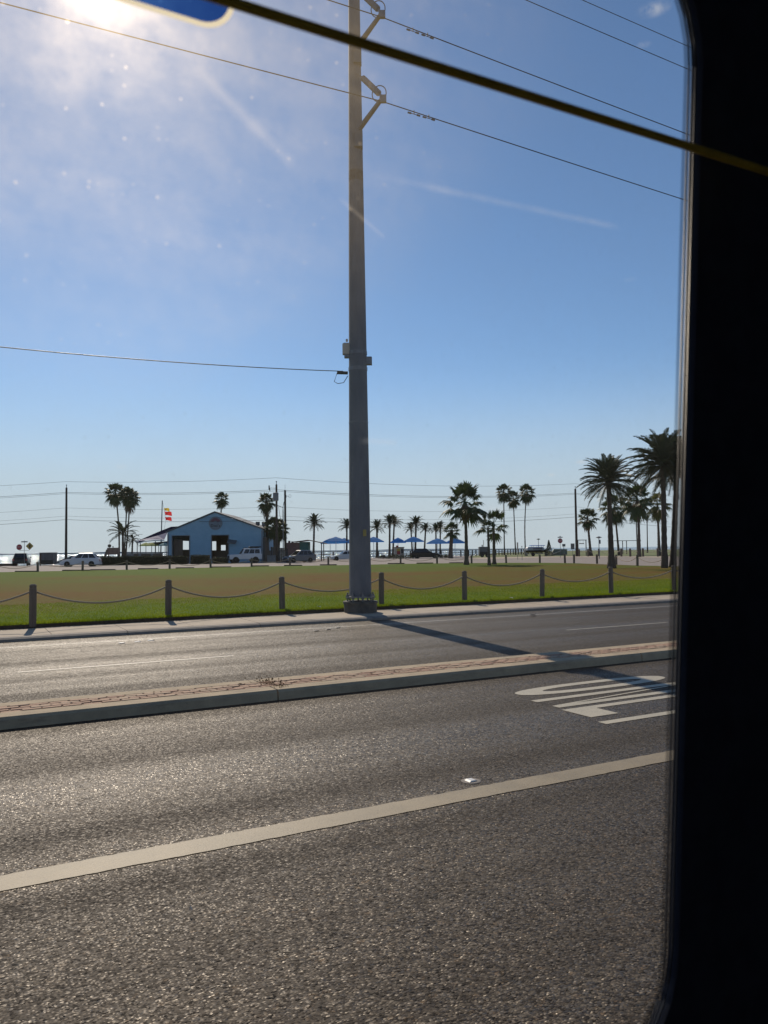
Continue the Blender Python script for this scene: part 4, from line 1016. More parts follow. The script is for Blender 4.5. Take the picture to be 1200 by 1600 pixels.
# doorway step panel + white notice
# flagpole
fl = empty('flagpole', site(250.8, 126), 'leaning grey flagpole behind the navy canopy flying a yellow and two red flags', 'flagpole')
ftop = wp(253.6, 782, 126) - fl.location
b = MB(); b.tube([(0, 0, 0), tuple(ftop)], [.11, .07], 8); b.build('pole', M['signgrey'], fl)
def flag(x0, x1, y0, y1, mat, name, d=126):
    b = MB(); nx = 8; vs = []
    for j in range(4):
        for i in range(nx + 1):
            t = i / nx; p = wp(lerp(x0, x1, t) + j * .35, lerp(y0, y1, j / 3) + .8 * t + .35 * math.sin(t * 6 + j), d) - fl.location; p.y += .12 * math.sin(t * 7 + j * .8); vs.append(p)
    fs = [(j * (nx + 1) + i, j * (nx + 1) + i + 1, (j + 1) * (nx + 1) + i + 1, (j + 1) * (nx + 1) + i) for j in range(3) for i in range(nx)]
    b.add(vs, fs); b.build(name, mat, fl, fix=False)
flag(256, 264, 793.5, 798, M['flagyellow'], 'yellow_flag'); flag(257, 267.6, 799, 805, M['flagred'], 'red_flag'); flag(258, 267.4, 807.5, 813, M['flagred'], 'red_flag')
b = MB(); h = ftop * .86; b.tube([tuple(ftop * .99), tuple(wp(256, 793, 126) - fl.location), tuple(wp(259, 814, 126) - fl.location), tuple(ftop * .25)], .012, 4); b.build('halyard', M['wire'], fl)

# fence / sheds to the right of the hall
sh = empty('service_yard_fence', site(411, 117), 'dark uneven board fence between the blue hall and the hut', 'fence')
x = 0; k = 0; rg = random.Random(2); endx = 36 * 117 / 1250
while x < endx:
    hgt = 2.0 + (1.3 if x < .7 else 0) + rg.uniform(-.35, .35) + (.5 if 1.9 < x < 2.2 else 0); b = MB(); b.box(x, x + .26, 0, .05, 0, hgt); b.build('board', M['timber'] if k % 4 else M['darkrail'], sh); x += .28; k += 1
for px, lab in ((421, 'pale grey bin, left of two against the yard fence'), (427.5, 'pale grey bin, right of two against the yard fence')):
    b = MB(); b.box(-.3, .3, -.3, .3, 0, .95, .05); b.box(-.34, .34, -.36, .3, .97, 1.05, .03); b.build('waste_bin', M['signgrey'], loc=site(px, 113.5), label=lab, category='bin', group='bins at the yard fence')
# hut with teal board end
hut = empty('beach_hut', site(461, 124), 'low hut with rose walls, a teal end panel and an overhanging brown roof', 'hut')
k = 124 / 1250
def ux(px): return (px - 461) * k
def uz(py): return (878 - py) * k
b = MB(); b.box(ux(446), ux(468), 0, 3, 0, uz(849)); b.build('rose_wall', M['pinkwall'], hut)
b = MB(); b.box(ux(468) + .01, ux(482), -.1, 3, 0, uz(848)); b.build('teal_wall', M['teal'], hut)
b = MB(); b.add([(ux(459), -1, uz(847.5)), (ux(482), -1, uz(844.8)), (ux(508), -1, uz(850)), (ux(508), 4, uz(850)), (ux(482), 4, uz(844.8)), (ux(459), 4, uz(847.5)), (ux(459), -1, uz(848.4)), (ux(482), -1, uz(846)), (ux(508), -1, uz(851.4)), (ux(508), 4, uz(851.4)), (ux(482), 4, uz(846)), (ux(459), 4, uz(848.4))],
      [(0, 1, 4, 5), (1, 2, 3, 4), (6, 11, 10, 7), (7, 10, 9, 8), (0, 6, 7, 1), (1, 7, 8, 2), (2, 8, 9, 3), (5, 4, 10, 11), (4, 3, 9, 10), (0, 5, 11, 6)]); b.build('roof', M['thatch'], hut)
pm = MB(); pm.box(-.07, .07, -.07, .07, 0, uz(850)); pm = pm.mesh('roof_post', M['darkrail'])
for px, y in ((503, -.8), (503, 3.6)): link('roof_post', pm, hut, loc=(ux(px), y, 0))
b = MB(); b.box(ux(450), ux(453), .2, .8, uz(849), uz(846)); b.box(ux(455), ux(458), .2, .8, uz(849), uz(847)); b.build('roof_box', M['pinkwall'], hut)
# railing along the beach
rail = empty('boardwalk_railing', site(484, 150, 0), 'long dark timber railing of the boardwalk running right from the hut', 'railing')
q0 = site(484, 150, 0); q1 = site(720, 166, 0); q2 = site(850, 230, 0)
pm = MB(); pm.box(-.10, .10, -.10, .10, -.4, 1.55); pm = pm.mesh('railing_post', M['darkrail'])
segs = [(q0, q1), (q1, q2)]
for a, c in segs:
    L = (c - a).length; n = int(L / 2.4); ang = math.atan2(c.y - a.y, c.x - a.x)
    for i in range(n): link('railing_post', pm, rail, loc=a.lerp(c, i / n) - q0, rotz=ang)
    for z in (1.55, 1.05, .55, .05):
        b = MB(); d = (c - a).normalized(); nn = Vector((-d.y, d.x, 0)) * .05; hh = .08 if z > 1.5 else .05
        a_, c_ = a - q0, c - q0
        b.add([a_ - nn + Vector((0, 0, z - hh)), a_ + nn + Vector((0, 0, z - hh)), a_ + nn + Vector((0, 0, z + hh)), a_ - nn + Vector((0, 0, z + hh)), c_ - nn + Vector((0, 0, z - hh)), c_ + nn + Vector((0, 0, z - hh)), c_ + nn + Vector((0, 0, z + hh)), c_ - nn + Vector((0, 0, z + hh))],
              [(0, 1, 2, 3), (4, 7, 6, 5), (0, 4, 5, 1), (1, 5, 6, 2), (2, 6, 7, 3), (3, 7, 4, 0)]); b.build('rail', M['darkrail'], rail)
# painted booth
bo = empty('ice_booth', site(623.5, 146), 'small cream vending booth with red and yellow painted front below the blue sunshade', 'booth')
b = MB(); b.box(-.88, .88, -.6, .6, 0, 1.95); b.build('cabin', M['cream'], bo)
b = MB(); b.box(-.98, .98, -.7, .7, 1.952, 2.08); b.build('roof_slab', M['thatch'], bo)
b = MB(); b.box(-.40, .20, -.64, -.602, .75, 1.35); b.build('red_panel', M['redpaint'], bo)
b = MB(); b.box(-.40, .20, -.64, -.602, 1.352, 1.8); b.build('yellow_panel', M['yellowpaint'], bo)
b = MB(); b.box(.35, .8, -.63, -.602, .9, 1.75); b.build('hatch', M['darkrail'], bo)
b = MB(); b.box(-.55, -.1, -.3, .3, 2.082, 2.36, .05); b.build('roof_unit', M['redpaint'], bo)
# shrubs by the booth
def shrub(px, dist, w_, h, label, seed):
    root = empty('shrub', site(px, dist), label, 'shrub'); rg = random.Random(seed); b = MB()
    for i in range(420):
        a = rg.uniform(0, 6.28); r = w_ * rg.random() ** .5; zz = h * math.sqrt(max(0, 1 - (r / w_) ** 2)) * rg.uniform(.2, 1); c = Vector((r * math.cos(a), r * .6 * math.sin(a), zz)); u = Vector((rg.gauss(0, 1), rg.gauss(0, 1), rg.gauss(0, 1) + .8)).normalized() * .2; v = Vector((rg.gauss(0, 1), rg.gauss(0, 1), 0)).normalized() * .07
        b.add([c - v, c + v, c + u], [(0, 1, 2)])
    b.build('foliage', M['hedge'], root, fix=False); q = MB(); q.tube([(0, 0, 0), (0, 0, h * .7)], [.05, .02], 5); q.build('stem', M['trunk'], root)
shrub(614, 140, 1.2, .9, 'low shrub left of the painted booth', 1); shrub(634, 141, 1.4, .8, 'low shrub between the painted booth and the black wagon', 2)
shrub(598, 146, .7, .7, 'small dark shrub at the foot of the date palm near the steel pole', 3)
shrub(697, 141, 1.1, .7, 'low shrub behind the bonnet of the black wagon', 4)

# ------------------------------------------------------------------ vehicles
def wheel_meshes(r, w_):
    t = MB(); t.rev([(r * .62, -w_ / 2), (r * .93, -w_ / 2), (r, -w_ * .35), (r, w_ * .35), (r * .93, w_ / 2), (r * .62, w_ / 2)], 20); a = t.mesh('tyre', M['tyre']); a.transform(Matrix.Rotation(R(90), 4, 'X'))
    t = MB(); t.rev([(r * .6, -w_ * .42), (r * .6, w_ * .42), (r * .2, w_ * .5)], 12); b = t.mesh('rim', M['rim']); b.transform(Matrix.Rotation(R(90), 4, 'X')); return a, b
def vehicle(name, label, cat, loc, rotz, L, W, H, mat, kind='crossover', group='vehicles parked in the beach lot', clear=.22, wr=.34, roofmat=None):
    root = empty(name, loc, label, cat, rotz=rotz, group=group)
    hl = L / 2; bz = clear; belt = H * (.60 if kind != 'offroad' else .62); hood = belt - (.10 if kind in ('crossover', 'sedan') else .05)
    if kind == 'sedan': prof = [(-hl, bz + .12), (-hl, belt - .12), (-hl + .1, belt), (-hl * .55, belt + .02), (hl * .38, belt), (hl * .92, hood - .13), (hl, hood - .28), (hl, bz + .05), (hl * .9, bz), (-hl * .9, bz)]
    elif kind == 'offroad': prof = [(-hl, bz), (-hl, belt), (hl * .30, belt), (hl * .97, belt - .04), (hl, belt - .12), (hl, bz)]
    else: prof = [(-hl, bz + .15), (-hl * .99, belt - .15), (-hl * .95, belt), (hl * .40, belt), (hl * .86, hood - .08), (hl * .98, hood - .28), (hl, bz + .1), (hl * .9, bz), (-hl * .92, bz)]
    me = bpy.data.meshes.new('body'); bm = bmesh.new()
    nW = [(-W / 2, .93), (-W / 2 * .96, 1.0), (W / 2 * .96, 1.0), (W / 2, .93)]
    cols = []
    mz = (bz + belt) / 2
    for y, s_ in ((-W / 2, .90), (-W / 2 * .93, 1.0), (W / 2 * .93, 1.0), (W / 2, .90)):
        cols.append([bm.verts.new((x * (s_ * .06 + .94), y, mz + (z - mz) * s_)) for x, z in prof])
    n = len(prof)
    for a, c in zip(cols[:-1], cols[1:]):
        for i in range(n): bm.faces.new((a[i], a[(i + 1) % n], c[(i + 1) % n], c[i]))
    bm.faces.new(cols[0]); bm.faces.new(list(reversed(cols[-1])))
    bmesh.ops.recalc_face_normals(bm, faces=bm.faces); bm.to_mesh(me); bm.free(); me.materials.append(mat); link('body', me, root)
    # cabin
    if kind == 'sedan': x0, x1, t0, t1 = -hl * .80, hl * .40, -hl * .38, hl * .05
    elif kind == 'offroad': x0, x1, t0, t1 = -hl * .97, hl * .30, -hl * .93, hl * .08
    elif kind == 'pickup': x0, x1, t0, t1 = -hl * .20, hl * .42, -hl * .14, hl * .18
    else: x0, x1, t0, t1 = -hl * .94, hl * .44, -hl * .66, hl * .06
    wi, wt = W / 2 * .93, W / 2 * .74
    B_ = [(x0, -wi, belt - .01), (x1, -wi, belt - .01), (x1, wi, belt - .01), (x0, wi, belt - .01)]; Tt = [(t0, -wt, H), (t1, -wt, H), (t1, wt, H), (t0, wt, H)]
    b = MB(); b.add(B_ + Tt, [(4, 5, 6, 7), (0, 1, 5, 4), (1, 2, 6, 5), (2, 3, 7, 6), (3, 0, 4, 7)]); mr = [(t0 + .08, -wt * .85, H + .035), (t1 - .08, -wt * .85, H + .035), (t1 - .08, wt * .85, H + .035), (t0 + .08, wt * .85, H + .035)]
    b.add(Tt + mr, [(4, 5, 6, 7), (0, 1, 5, 4), (1, 2, 6, 5), (2, 3, 7, 6), (3, 0, 4, 7)]); b.build('cabin', roofmat or mat, root)
    def panel(pa, pb, pc, pd, u0, u1, v0, v1, nm, off):
        f = lambda u, v: (Vector(pa).lerp(Vector(pb), u)).lerp(Vector(pd).lerp(Vector(pc), u), v)
        q = [f(u0, v0), f(u1, v0), f(u1, v1), f(u0, v1)]; nn = (q[1] - q[0]).cross(q[3] - q[0]).normalized() * off
        b = MB(); b.add([p + nn for p in q], [(0, 1, 2, 3)]); b.build(nm, M['glass'], root, fix=False)
    panel(B_[1], B_[2], Tt[2], Tt[1], .06, .94, .10, .92, 'windshield', .008); panel(B_[3], B_[0], Tt[0], Tt[3], .10, .90, .18, .90, 'rear_window', .008)
    cuts = [(.07, .33), (.36, .62), (.65, .90)] if kind in ('crossover', 'offroad', 'wagon') else [(.12, .48), (.52, .88)]
    for a, c in cuts:
        panel(B_[0], B_[1], Tt[1], Tt[0], a, c, .14, .88, 'side_window', .008); panel(B_[2], B_[3], Tt[3], Tt[2], 1 - c, 1 - a, .14, .88, 'side_window', .008)
    ty, ri = wheel_meshes(wr, .24)
    am = MB(); am.rev([(wr * 1.17, -.01), (wr * 1.17, .01)], 20); am = am.mesh('wheel_arch', M['plastic']); am.transform(Matrix.Rotation(R(90), 4, 'X'))
    for sx in (-hl * .60, hl * .62):
        for sy in (-1, 1):
            yy = sy * (W / 2 - .11); w_ = empty('wheel', (sx, yy + sy * .02, wr), '', ''); del w_['label']; del w_['category']; w_.parent = root
            link('tyre', ty, w_); o = link('rim', ri, w_); o.rotation_euler = (0, 0, 0 if sy < 0 else math.pi) 
            link('wheel_arch', am, root, loc=(sx, sy * (W / 2 - .012), wr + .02))
    b = MB(); b.box(hl - .06, hl + .03, -W * .36, W * .36, bz + .18, bz + .38 if kind != 'offroad' else belt - .16, .01); b.build('grille', M['plastic'], root)
    b = MB(); b.box(hl - .1, hl + .06, -W * .47, W * .47, bz - .02, bz + .16, .02); b.box(-hl - .05, -hl + .1, -W * .47, W * .47, bz, bz + .22, .02); b.build('bumper', M['plastic'] if kind == 'offroad' else mat, root)
    for sy in (-1, 1):
        b = MB(); b.box(hl * .93, hl + .012, sy * W * .40 - .14, sy * W * .40 + .14, hood - .36, hood - .20, .02); b.build('headlight', M['lamp'], root)
        b = MB(); b.box(-hl - .012, -hl * .96, sy * W * .42 - .09, sy * W * .42 + .09, belt - .34, belt - .08, .01); b.build('taillight', M['red'], root)
        b = MB(); b.box(x1 - .32, x1 - .12, sy * (W / 2 + .09) - .09, sy * (W / 2 + .09) + .09, belt + .02, belt + .18, .03); b.build('wing_mirror', mat, root)
    return root
g_ = lambda px, py, z=.18: ground(px, py, z)
vehicle('parked_pickup', 'dark pickup or wagon seen from behind, parked facing the sea at the far left', 'car', g_(33, 884.2) + Vector((-1.0, 2.4, 0)), R(109), 5.2, 1.95, 1.72, M['cardark'], 'crossover', wr=.38, clear=.30)
vehicle('parked_crossover', 'white crossover parked side-on at the left, next to the wooden pole', 'car', g_(122, 885.3) + Vector((0, .9, 0)), R(190), 4.7, 1.85, 1.62, M['carwhite'], 'crossover')
vehicle('parked_sedan', 'low grey car half hidden behind the white crossover', 'car', g_(91, 883.0) + Vector((0, 5.0, 0)), R(200), 4.2, 1.78, 1.3, M['cargrey'], 'sedan', clear=.16)
vehicle('parked_motorcar', 'dark low vehicle behind the foot of the leftmost wooden pole', 'car', g_(104, 880.2) + Vector((0, 3.0, 0)), R(180), 4.0, 1.7, 1.35, M['cardark'], 'sedan')
ow = vehicle('parked_off_roader', 'white off-roader with raised suspension, black grille and loaded roof rack before the blue hall', 'car', g_(380, 880.0) + Vector((0, 1.2, 0)), R(201), 4.5, 1.85, 2.0, M['carwhite'], 'offroad', clear=.52, wr=.45)
b = MB()
for x in (-1.7, -.9, -.1): b.box(x, x + .06, -.72, .72, 2.06, 2.11)
b.box(-1.9, .1, -.74, -.69, 2.10, 2.15); b.box(-1.9, .1, .69, .74, 2.10, 2.15); b.build('roof_rack', M['plastic'], ow)
b = MB(); b.box(-2.3, -.6, -.45, .35, 2.152, 2.32, .08); b.build('roof_load', M['plastic'], ow)
vehicle('parked_hatchback', 'grey blue hatchback with a bright windscreen parked right of the wooden poles', 'car', g_(466, 879.0) + Vector((0, 1.2, 0)), R(214), 4.3, 1.8, 1.66, M['cargrey'], 'crossover')
vehicle('parked_sedan', 'white sedan partly hidden behind the left of the steel pole', 'car', g_(538, 875.6) + Vector((0, 1.2, 0)), R(190), 4.6, 1.8, 1.5, M['carwhite'], 'sedan')
vehicle('parked_wagon', 'long black wagon parked side-on to the right of the painted booth', 'car', g_(666, 872.6) + Vector((0, 1.0, 0)), R(-6), 5.2, 1.95, 1.72, M['cardark'], 'crossover', wr=.36)
# container at the left
cb = empty('storage_container', site(75.5, 113), 'grey box container with a darker lower half behind the parked cars at left', 'container')
b = MB(); b.box(-.95, .95, -.7, .7, .12, 1.72, .03)
b.build('shell', M['bin'], cb)
b = MB(); b.box(-.99, .99, -.74, .74, 1.722, 1.80); b.build('lid', M['signgrey'], cb)
b = MB(); b.box(-.955, .955, -.735, -.702, .12, .72); b.build('lower_panel', M['plastic'], cb)
b = MB()
for x in (-.8, -.4, 0, .4, .8): b.box(x - .03, x + .03, -.73, -.702, .722, 1.70)
b.build('rib', M['bin'], cb)
b = MB(); b.rev([(.10, 0), (.10, 1.65)], 8); b.build('mooring_post', M['polewood'], loc=site(63.3, 110), label='single dark timber post left of the grey container', category='post')
b = MB(); b.box(-1.6, 1.2, -.15, .15, 0, .32, .02); b.build('kerb_log', M['polewood'], loc=site(14, 111.2), label='dark log lying at the edge of the water at far left', category='log')
# trailer at right
tb = empty('trailer', site(756.5, 150), 'dark boxy utility trailer behind the two lawn edge palms', 'trailer')
b = MB(); b.box(-1.0, 1.0, -.8, .8, .45, 1.95, .04); b.build('box', M['bin'], tb)
b = MB(); b.box(-.99, .99, -.85, -.802, .45, 1.0); b.build('side_board', M['plastic'], tb)
ty, ri = wheel_meshes(.36, .2)
for x in (-.5, .45):
    w_ = empty('wheel', (x, -.86, .36), 'x', 'x'); del w_['label']; del w_['category']; w_.parent = tb; link('tyre', ty, w_); link('rim', ri, w_)
b = MB(); b.tube([(1.0, 0, .5), (2.0, 0, .45)], .05, 6); b.build('drawbar', M['steel2'], tb)
b = MB(); b.rev([(.05, 1.96), (.05, 3.2)], 6, (-.1, 0, 0)); b.rev([(.12, 1.96), (.12, 2.3)], 8, (-.35, 0, 0)); b.build('chimney', M['cream'], tb)
# boat on trailer
bt = empty('moored_boat', site(838, 158), 'pale blue grey cabin boat on a dark trailer left of the small cypress', 'boat', rotz=R(4))
b = MB(); secs = []
for x, wv, zk, zt in ((-2.4, .95, .75, 1.15), (-1.0, 1.0, .62, 1.15), (.6, .95, .60, 1.2), (1.7, .6, .72, 1.3), (2.4, .05, 1.05, 1.4)): secs.append([(x, -wv, zt), (x, -wv * .8, (zk + zt) / 2 - .1), (x, 0, zk), (x, wv * .8, (zk + zt) / 2 - .1), (x, wv, zt)])
vs = [p for s_ in secs for p in s_]; fs = [(k * 5 + i, k * 5 + i + 1, k * 5 + i + 6, k * 5 + i + 5) for k in range(4) for i in range(4)] + [(0, 1, 2, 3, 4)] + [(k * 5, k * 5 + 5, k * 5 + 9, k * 5 + 4) for k in range(4)]
b.add(vs, fs); b.build('hull', M['cardark'], bt)
b = MB(); b.box(-2.0, 1.3, -.85, .85, 1.12, 1.80, .22); b.build('cabin', M['boatwhite'], bt)
b = MB(); b.box(-1.2, 1.5, -.88, .88, 2.02, 2.14, .04); b.build('hardtop', M['sunblue'], bt)
b = MB()
for x in (-.8, .3, 1.2):
    for y in (-.75, .75): b.box(x - .03, x + .03, y - .03, y + .03, 1.5, 2.0)
b.build('hardtop_strut', M['boatwhite'], bt)
b = MB(); b.box(-.9, 1.0, -.87, -.853, 1.34, 1.54); b.build('cabin_window', M['glass'], bt)
b = MB(); b.box(-2.2, 1.6, -.7, -.6, .42, .52); b.box(-2.2, 1.6, .6, .7, .42, .52); b.tube([(1.6, 0, .46), (2.9, 0, .44)], .05, 6)
for x in (-2.0, -1.0, 0, 1): b.box(x, x + .07, -.8, .8, .5, .66)
b.build('boat_trailer', M['steel2'], bt)
w_ = empty('wheel', (-.9, -.9, .34), 'x', 'x'); del w_['label']; del w_['category']; w_.parent = bt; link('tyre', ty, w_); link('rim', ri, w_)
# tilted pale dinghy right of the cypress
dg_ = empty('dinghy', site(872, 160), 'pale upturned dinghy leaning behind the stop sign post', 'boat')
b = MB(); b.add([(-1.6, 0, 0), (1.8, 0, .2), (1.8, 0, 1.3), (-.8, 0, 1.35), (-1.6, .9, 0), (1.8, .9, .2), (1.8, .7, 1.3), (-.8, .7, 1.35)], [(0, 1, 2, 3), (4, 7, 6, 5), (0, 4, 5, 1), (1, 5, 6, 2), (2, 6, 7, 3), (3, 7, 4, 0)]); b.build('hull', surf('pale_green_grp', (0.22, 0.24, 0.19), (0.17, 0.19, 0.15), 2, .6), dg_)
b = MB(); b.tube([(-1.7, -.3, .15), (.5, -.3, .95)], .13, 8); b.build('spar', M['cream'], dg_)

# ------------------------------------------------------------------ signs and small street furniture
def octagon(r, y0, y1, c=(0, 0)):
    b = MB(); b.prism([(c[0] + r * math.cos(R(22.5 + 45 * i)), c[1] + r * math.sin(R(22.5 + 45 * i))) for i in range(8)], y0, y1); return b
def stop_face(parent, cx, cz, r, blank=False):
    rim = octagon(r, -.01, .01, (cx, cz)).build('sign_rim', M['white'], parent); octagon(r * .92, -.014, -.0105, (cx, cz)).build('stop_face', M['red'], rim)
    o = link('lettering', text_mesh('STOP', r * .60, M['white'], 'lettering', .001), rim, loc=(cx, -.017, cz))
d = 107
sg = empty('sign_post', site(38, d), 'far left sign post with a stop sign, a yellow diamond and a street blade', 'sign')
k = d / 1250
tz = wp(38, 844.5, d).z - .19; sz = wp(30, 855, d).z - .19
b = MB(); b.rev([(.03, 0), (.03, tz)], 6); b.build('post', M['signgrey'], sg)
b = MB(); b.box(-.42, .42, -.02, .02, tz - .25, tz - .1); b.build('street_blade', M['signgrey'], sg)
b = MB(); b.box(-.68, .68, -.015, .015, sz - .46, sz - .42); b.build('cross_bar', M['signgrey'], sg)
stop_face(sg, -8.0 * k, sz, .41)
b = MB(); cz = sz + .13; cxx = 8.2 * k; b.prism([(cxx - .52, cz), (cxx, cz - .52), (cxx + .52, cz), (cxx, cz + .52)], -.01, .01); yf = b.build('warning_face', M['yellow'], sg)
b = MB(); b.prism([(cxx - .08, cz - .3), (cxx - .02, cz - .3), (cxx + .02, cz - .1), (cxx + .1, cz - .3), (cxx + .16, cz - .3), (cxx + .08, cz - .02), (cxx + .17, cz + .05), (cxx + .15, cz + .1), (cxx + .05, cz + .12), (cxx - .12, cz + .1), (cxx - .16, cz - .04), (cxx - .11, cz - .04), (cxx - .06, cz + .04)], -.016, -.0105)
b.prism([(cxx + .07 * math.cos(t), cz + .21 + .07 * math.sin(t)) for t in np.linspace(0, 5.5, 8)], -.016, -.0105); b.build('walking_figure', M['black'], yf)
d = 130; sg = empty('stop_sign', site(875.5, d), 'red stop sign with street name blades on a thin post by the far verge', 'sign')
sz = wp(875.5, 845, d).z - .19
b = MB(); b.rev([(.035, 0), (.035, sz + .75)], 6); b.build('post', M['signgrey'], sg); stop_face(sg, 0, sz, .42)
b = MB(); b.box(-.4, .4, -.02, .02, sz + .5, sz + .64); b.box(-.02, .02, -.35, .35, sz + .65, sz + .78); b.build('street_blade', M['signgrey'], sg)
def small_sign(px, py_top, py_base, wpx, hpx, mat, label, name='notice_sign', cat='sign'):
    p = ground(px, py_base, .19); d = p.y; k = d / 1250; H = (py_base - py_top) * k
    root = empty(name, p, label, cat); b = MB(); b.rev([(.03, 0), (.03, H - .05)], 6); b.build('post', M['signgrey'], root)
    b = MB(); b.box(-wpx * k / 2, wpx * k / 2, -.04, -.03, H - hpx * k, H); b.build('panel', mat, root); return root
small_sign(881.5, 850, 879.5, 5, 4, M['signgrey'], 'small grey rectangular sign on a thin post at the lawn edge below the stop sign')
small_sign(895, 849.2, 868.8, 6, 9, M['signgrey'], 'square grey board sign between the stop sign and the wooden pole')
small_sign(809, 847.5, 874.5, 2.2, 14, M['cream'], 'thin post with a tall narrow pink and cream notice near the three slender palms')
small_sign(815.8, 853, 875, 1.2, 2, M['polewood'], 'bare brown post right of the narrow cream notice')
def lamp_post(px, top, dist, label):
    b0 = site(px, dist); H = wp(px, top, dist).z - .19; root = empty('lamp_post', b0, label, 'lamp post'); b = MB(); b.rev([(.06, 0), (.045, H - .15)], 8); b.build('pole', M['signgrey'], root)
    b = MB(); b.rev([(.06, H - .2), (.42, H - .08), (.42, H - .04), (.05, H + .1)], 10); b.build('lamp_shade', M['signgrey'], root); return root, H
r_, H_ = lamp_post(936, 839, 112, 'slim lamp post with flat shade and small box, left of the big date palm')
b = MB(); b.box(-.02, .22, -.1, .1, H_ - .95, H_ - .4, .02); b.build('box', M['bin'], r_)
lamp_post(841.5, 842, 165, 'thin lamp post behind the boat')
def frame(px0, px1, py, dist, label, legs, name='timber_frame', sub=None):
    p0 = site(px0, dist); p1 = site(px1, dist); z = wp((px0 + px1) / 2, py, dist).z - .19; L = p1.x - p0.x
    root = empty(name, p0, label, 'shelter frame'); b = MB(); b.box(-.1, L + .1, -.08, .08, z - .12, z); b.build('beam', M['darkrail'], root)
    for t in legs: q = MB(); q.box(L * t - .07, L * t + .07, -.07, .07, 0, z - .12); q.build('leg', M['darkrail'], root)
    return root, L, z
r_, L, z = frame(903, 916, 843.3, 150, 'dark timber frame with a hanging board right of the wooden pole', (0.02, .98))
b = MB(); b.box(L * .15, L * .75, -.03, .03, z - .8, z - .66); b.tube([(L * .25, 0, z - .12), (L * .25, 0, z - .66)], .015, 4); b.tube([(L * .65, 0, z - .12), (L * .65, 0, z - .66)], .015, 4); b.build('hanging_board', M['timber'], r_)
frame(950, 1001, 844.4, 175, 'long thin horizontal frame on slim legs behind the big date palm', (.02, .45, .57, .98), name='shade_frame')
# wooden board sign left
sb = empty('wooden_sign', site(176.5, 116), 'weathered brown board sign with a round knob on top, left of the terrace', 'sign')
k = 116 / 1250; hz2 = lambda py: (878.6 - py) * k
b = MB(); b.box(-9 * k, 10 * k, -.08, .02, hz2(863.5), hz2(853)); b.build('board', M['signbrown'], sb)
b = MB(); b.rev([(.02, -.26), (.2, -.18), (.27, 0), (.2, .18), (.02, .26)], 12, (-5.5 * k, 0, hz2(850))); b.rev([(.02, 0), (.12, .1), (.02, .25)], 8, (0, 0, hz2(853))); b.build('knob', M['timber'], sb)
b = MB()
for x in (-7 * k, 8 * k): b.box(x - .08, x + .08, .03, .15, 0, hz2(853))
b.tube([(-9 * k, 0, hz2(856)), (-16 * k, 0, 0)], .16, 6); b.build('leg', M['timber'], sb)
# low clutter under the sign
b = MB(); b.rev([(.5, 0), (.62, .35), (.45, .62), (.1, .7)], 10); b.build('rubbish_heap', M['plastic'], loc=site(183, 115), label='dark lumpy heap at the foot of the weathered board sign', category='heap')
# low white picnic rails by hut
pr = empty('white_picnic_set', site(509, 140), 'small pale picnic table and benches left of the steel pole', 'table')
b = MB(); b.box(-1.1, 1.1, -.4, .4, .95, 1.03); b.build('tabletop', M['cream'], pr)
for y in (-.9, .9):
    b = MB(); b.box(-1.1, 1.1, y - .15, y + .15, .5, .56); b.build('bench', M['cream'], pr)
for x in (-.8, .8):
    b = MB(); b.tube([(x, -.9, 0), (x, .2, .95)], .05, 5); b.tube([(x, .9, 0), (x, -.2, .95)], .05, 5); b.build('leg', M['cream'], pr)
# standing stone planter with bin near hut
b = MB(); b.rev([(.28, 0), (.32, .85), (.35, .87), (.35, .95), (.1, 1.05)], 12); b.build('waste_bin', M['darkrail'], loc=site(491, 138), label='dark round bin at the foot of the lone date palm beside the hut', category='bin')

# ------------------------------------------------------------------ small things on the road and verge
mk = empty('road_marker', (DX * 3.6 + NX * 5.20), 'raised white reflective marker beside the solid lane line', 'road marker', rotz=ANG)
b = MB(); b.add([(-.06, -.05, .004), (.06, -.05, .004), (.06, .05, .004), (-.06, .05, .004), (-.03, -.045, .018), (.03, -.045, .018), (.03, .045, .018), (-.03, .045, .018)], [(4, 5, 6, 7), (0, 1, 5, 4), (1, 2, 6, 5), (2, 3, 7, 6), (3, 0, 4, 7)]); rf_ = b.build('reflector', M['white'], mk); mk.scale = (.72, .72, .8)
b = MB(); b.rev([(.11, .0035), (.10, .007), (.02, .0075)], 12); b.build('adhesive_pad', M['kerbgrey'], mk)
for i, (s, t, nm) in enumerate(((3.13, 16.62, 'leftmost'), (3.45, 16.67, 'middle'), (3.73, 16.75, 'rightmost'))):
    b = MB(); b.add([(-.06, -.05, .004), (.06, -.05, .004), (.06, .05, .004), (-.06, .05, .004), (-.04, -.04, .014), (.04, -.04, .014), (.04, .04, .014), (-.04, .04, .014)], [(4, 5, 6, 7), (0, 1, 5, 4), (1, 2, 6, 5), (2, 3, 7, 6), (3, 0, 4, 7)])
    b.build('road_marker', M['white'], loc=DX * s + NX * t, rotz=ANG, label='worn raised marker near the far edge line at left, %s of its three' % nm, category='road marker', group='worn markers at the left of the far lane')
for i, (s, t, nm) in enumerate(((7.3, 16.5, 'leftmost'), (7.65, 16.62, 'middle'), (8.0, 16.85, 'rightmost'))):
    b = MB(); b.add([(-.06, -.05, .004), (.06, -.05, .004), (.06, .05, .004), (-.06, .05, .004), (-.04, -.04, .02), (.04, -.04, .02), (.04, .04, .02), (-.04, .04, .02)], [(4, 5, 6, 7), (0, 1, 5, 4), (1, 2, 6, 5), (2, 3, 7, 6), (3, 0, 4, 7)])
    b.build('road_marker', M['plastic'], loc=DX * s + NX * t, rotz=ANG, label='dark raised marker left of the pole shadow, %s of its three' % nm, category='road marker', group='dark markers left of the pole shadow')
